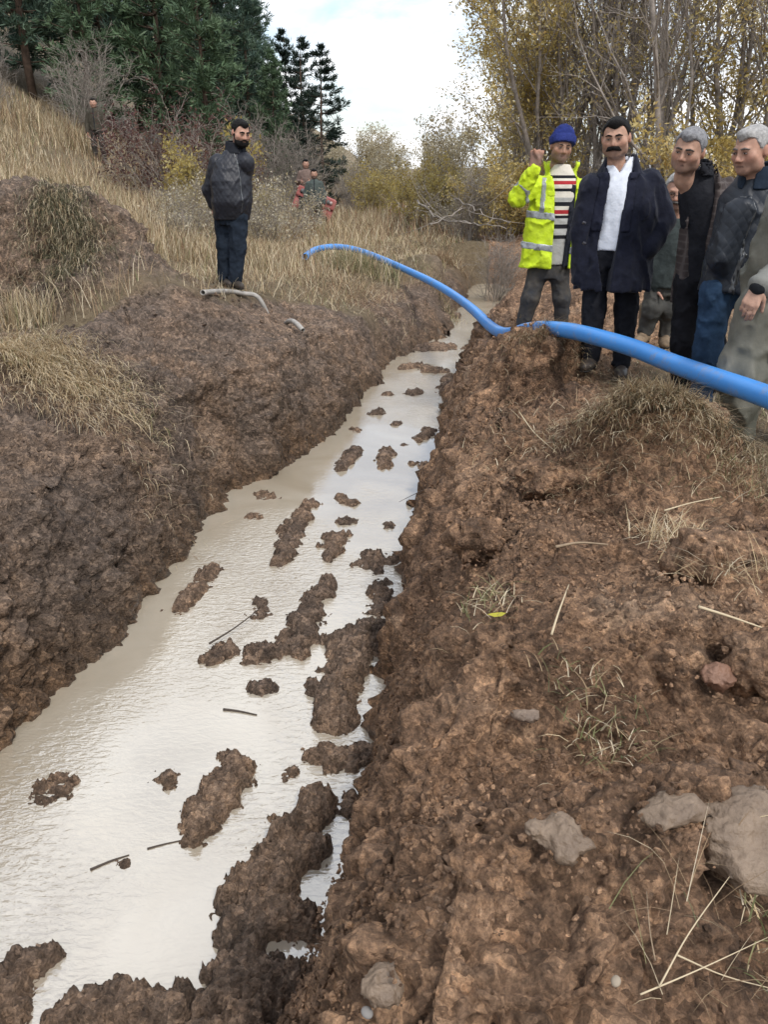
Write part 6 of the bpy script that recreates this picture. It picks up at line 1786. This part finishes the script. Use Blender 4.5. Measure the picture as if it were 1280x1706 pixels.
# ================================================================== RED TRACTOR behind the far men
def tractor():
    Y = 26.0
    c = atY(508, 380, Y); c[2] = float(H(np.array([c[0]]), np.array([c[1]]))[0])
    root = empty('tractor', tuple(c), 'small red tractor standing in the tall grass on the left slope', 'tractor')
    root.rotation_euler = (0, R(23), R(8)); root.scale = (.74, .74, .86)
    red = mat('faded_red_paint', (.34, .085, .08), .65, .25, noise_scale=6, col2=(.42, .18, .16)); blk = mat('tyre_rubber', (.02, .02, .02), .8); gry = mat('tractor_grey', (.15, .15, .15), .6); rimm = mat('rim_paint', (.40, .36, .28), .6)
    lamp = mat('lamp_glass', (.45, .38, .36), .2)
    import bmesh
    def box(name, cx, cy, cz, sx, sy, sz, m, par, bev=.03):
        bm = bmesh.new(); bmesh.ops.create_cube(bm, size=1.0)
        for v in bm.verts: v.co = Vector((v.co.x * sx, v.co.y * sy, v.co.z * sz))
        bmesh.ops.bevel(bm, geom=list(bm.edges), offset=bev, segments=2, affect='EDGES', profile=.6)
        me = bpy.data.meshes.new(name); bm.to_mesh(me); bm.free(); me.materials.append(m)
        o = link(name, me, par); o.location = (cx, cy, cz); return o
    def ring(name, x, y, z, r1, r2, w, m, par):
        a = np.linspace(0, 2 * math.pi, 33)[:-1]; prof = [(r2, -w * .5), (r1 * .94, -w * .5), (r1, -w * .3), (r1, w * .3), (r1 * .94, w * .5), (r2, w * .5)]
        V = np.array([[q[1], q[0] * math.cos(t), q[0] * math.sin(t)] for t in a for q in prof]); k = len(prof); n = len(a)
        F = np.array([[i * k + j, i * k + (j + 1) % k, ((i + 1) % n) * k + (j + 1) % k, ((i + 1) % n) * k + j] for i in range(n) for j in range(k)])
        o = link(name, mesh_np(name, V, F, mats=[m]), par); o.location = (x, y, z); return o
    for sx in (-1, 1):
        w = ring('rear_wheel', sx * .62, .5, .62, .62, .34, .32, blk, root); ring('rim', 0, 0, 0, .36, .06, .22, rimm, w)
        w = ring('front_wheel', sx * .52, -1.15, .34, .34, .18, .18, blk, root); ring('rim', 0, 0, 0, .20, .04, .12, rimm, w)
        # fender: curved shell over the rear wheel with a lamp
        a = np.linspace(R(-10), R(140), 14); V = []; 
        for t in a:
            for rr in (.70, .66):
                for xx in (-.20, .20): V.append([xx, -math.cos(t) * rr, math.sin(t) * rr])
        V = np.array(V); F = []
        for i in range(len(a) - 1):
            b0 = i * 4; b1 = b0 + 4
            F += [[b0, b0 + 1, b1 + 1, b1], [b0 + 2, b1 + 2, b1 + 3, b0 + 3], [b0, b1, b1 + 2, b0 + 2], [b0 + 1, b0 + 3, b1 + 3, b1 + 1]]
        f = link('fender', mesh_np('fender', V, np.array(F), mats=[red], smooth=False), root); f.location = (sx * .62, .5, .62)
        pn = box('fender_front', sx * .62, -.16, 1.12, .42, .14, .34, red, root, .04)
        for q in (0, 1):
            aa = np.linspace(0, 2 * math.pi, 13)[:-1]
            o = link('headlamp', mesh_np('headlamp', *tube_np(np.array([[0, 0, 0], [0, -.05, 0]]), .075, 12), mats=[lamp if q else gry]), pn); o.location = (-sx * .06 + .10 * (q * 2 - 1) * .6, -.06 - .012 * q, .03)
            o.scale = (1 - .2 * q,) * 3
    box('body', 0, .35, .72, .55, 1.2, .45, gry, root, .05)
    box('bonnet', 0, -.75, .92, .5, 1.15, .48, red, root, .08)
    box('grille', 0, -1.33, .90, .36, .06, .34, gry, root, .01)
    box('seat', 0, .45, 1.02, .45, .42, .12, blk, root, .04)
    col = link('steering_column', mesh_np('steering_column', *tube_np(np.array([[0, -.22, .95], [0, .0, 1.30]]), .025, 8), mats=[gry]), root)
    a = np.linspace(0, 2 * math.pi, 25)
    link('steering_wheel', mesh_np('steering_wheel', *tube_np(np.stack([.19 * np.cos(a), .16 * np.sin(a), -.1 * np.sin(a)], 1) + np.array([0, .02, 1.31]), .016, 6, False), mats=[blk]), col)
    return c
tc_ = tractor()
far_man(513, 372, 26.3, 1.74, 'person in pinkish brown jacket sitting on the red tractor', cloth('far_brown_jacket', (.20, .145, .125)), cloth('far_black_trousers', (.03, .03, .032)), 15, seat=True, z=float(tc_[2]) + .50)

# ================================================================== clay lumps and stones half sunk in the right spoil
def rock(name, label, cat, u, v, r_, mt, seed, sink=.3, extra=(), wr=.012, res=None):
    c = on_ground(u, v); r_ = np.array(r_, float)
    m = r_.max() * 2.0 + .03; res = res or max(.0028, r_.min() * .16)
    V_ = Vol(-np.array([m, m, m]), np.array([m, m, m]), res)
    V_.ell((0, 0, 0), r_, rotm(seed * .7, .2, .15), 0)
    for (ox, oy, oz, k) in extra: V_.ell(np.array([ox, oy, oz]) * r_, r_ * k, rotm(seed * 1.3, .3, -.2), r_.min() * .5)
    if wr: V_.wrinkle(wr, (1.1 / r_[0],) * 3, seed, 3); V_.wrinkle(wr * .4, (4 / r_[0],) * 3, seed + 3, 2)
    P_, F_ = V_.net()
    if wr:
        n_ = P_ / (np.linalg.norm(P_, axis=1)[:, None] + 1e-9); x, y, z = (P_ + c).T; f_ = min(1.0, r_.min() / .09) * (1 if mt is M_SOIL else .5)
        P_ = P_ + n_ * (f_ * (.060 * clods(x, y, z, .09, 102) + .036 * clods(x, y, z, .046, 103) + .02 * clods(x, y, z, .023, 104) - .04))[:, None]
    link(name, mesh_np(name, P_, F_, mats=[mt]), label=label, cat=cat, loc=(c[0], c[1], c[2] + r_[2] * (.6 - sink)))
rock('clay_lump', 'big grey clay lump at the right edge of the near spoil', 'clay lump', 1232, 1395, (.075, .10, .055), M_CLAY, 3, .3, [(.5, .6, -.1, .7), (-.3, -.7, -.2, .7)], .014)
rock('clay_lump', 'smooth grey clay slab left of the big grey lump', 'clay lump', 1112, 1358, (.058, .045, .022), M_CLAY, 5, .25, [(.7, .1, 0, .6)], .006)
rock('clay_lump', 'dark grey cracked clay lump in the hollow of the near heap', 'clay lump', 935, 1402, (.050, .030, .024), M_CLAY, 7, .2, [(.6, -.3, -.1, .7), (-.6, .2, .1, .6)], .010)
rock('earth_clod', 'rounded brick red earth clod on the right spoil', 'earth clod', 1195, 1140, (.048, .042, .034), M_RED, 9, .2, [(.5, .3, -.2, .7)], .010)
rock('earth_clod', 'greyish smeared clod at the bottom edge of the near heap', 'earth clod', 636, 1660, (.028, .032, .022), M_CLAY, 11, .2, [(.2, .8, 0, .7)], .006)
rock('earth_clod', 'flat flake of earth above the near heap', 'earth clod', 875, 1200, (.040, .030, .016), M_MUD, 13, .1, [(.6, .2, .1, .6)], .006)
rock('pebble', 'small whitish pebble on the near heap by the dry grass', 'pebble', 1025, 1646, (.010, .008, .006), mat('pebble_white', (.30, .25, .19), .8), 15, -.2, (), .0, .0018)
rock('pebble', 'small grey pebble at the bottom edge by the puddle', 'pebble', 612, 1700, (.011, .009, .007), mat('pebble_grey', (.22, .21, .20), .8), 17, -.6, (), .0, .0018)
rock('earth_clod', 'large brown clod on the spoil right of the bent root', 'earth clod', 1185, 935, (.16, .13, .10), M_SOIL, 19, .45, [(.7, .2, -.1, .6), (-.5, -.5, 0, .6)], .035)
rock('earth_clod', 'large brown clod left of the sod lump', 'earth clod', 905, 800, (.15, .12, .09), M_SOIL, 21, .45, [(.7, -.3, 0, .6)], .035)
rock('earth_clod', 'broken brown clod on the edge of the right wall', 'earth clod', 800, 905, (.11, .12, .08), M_SOIL, 23, .45, [(-.5, .6, 0, .6)], .03)
rock('earth_clod', 'brown clod at the right edge below the long twig', 'earth clod', 1255, 1110, (.09, .08, .07), M_SOIL, 25, .4, [(.6, .3, 0, .6)], .022)
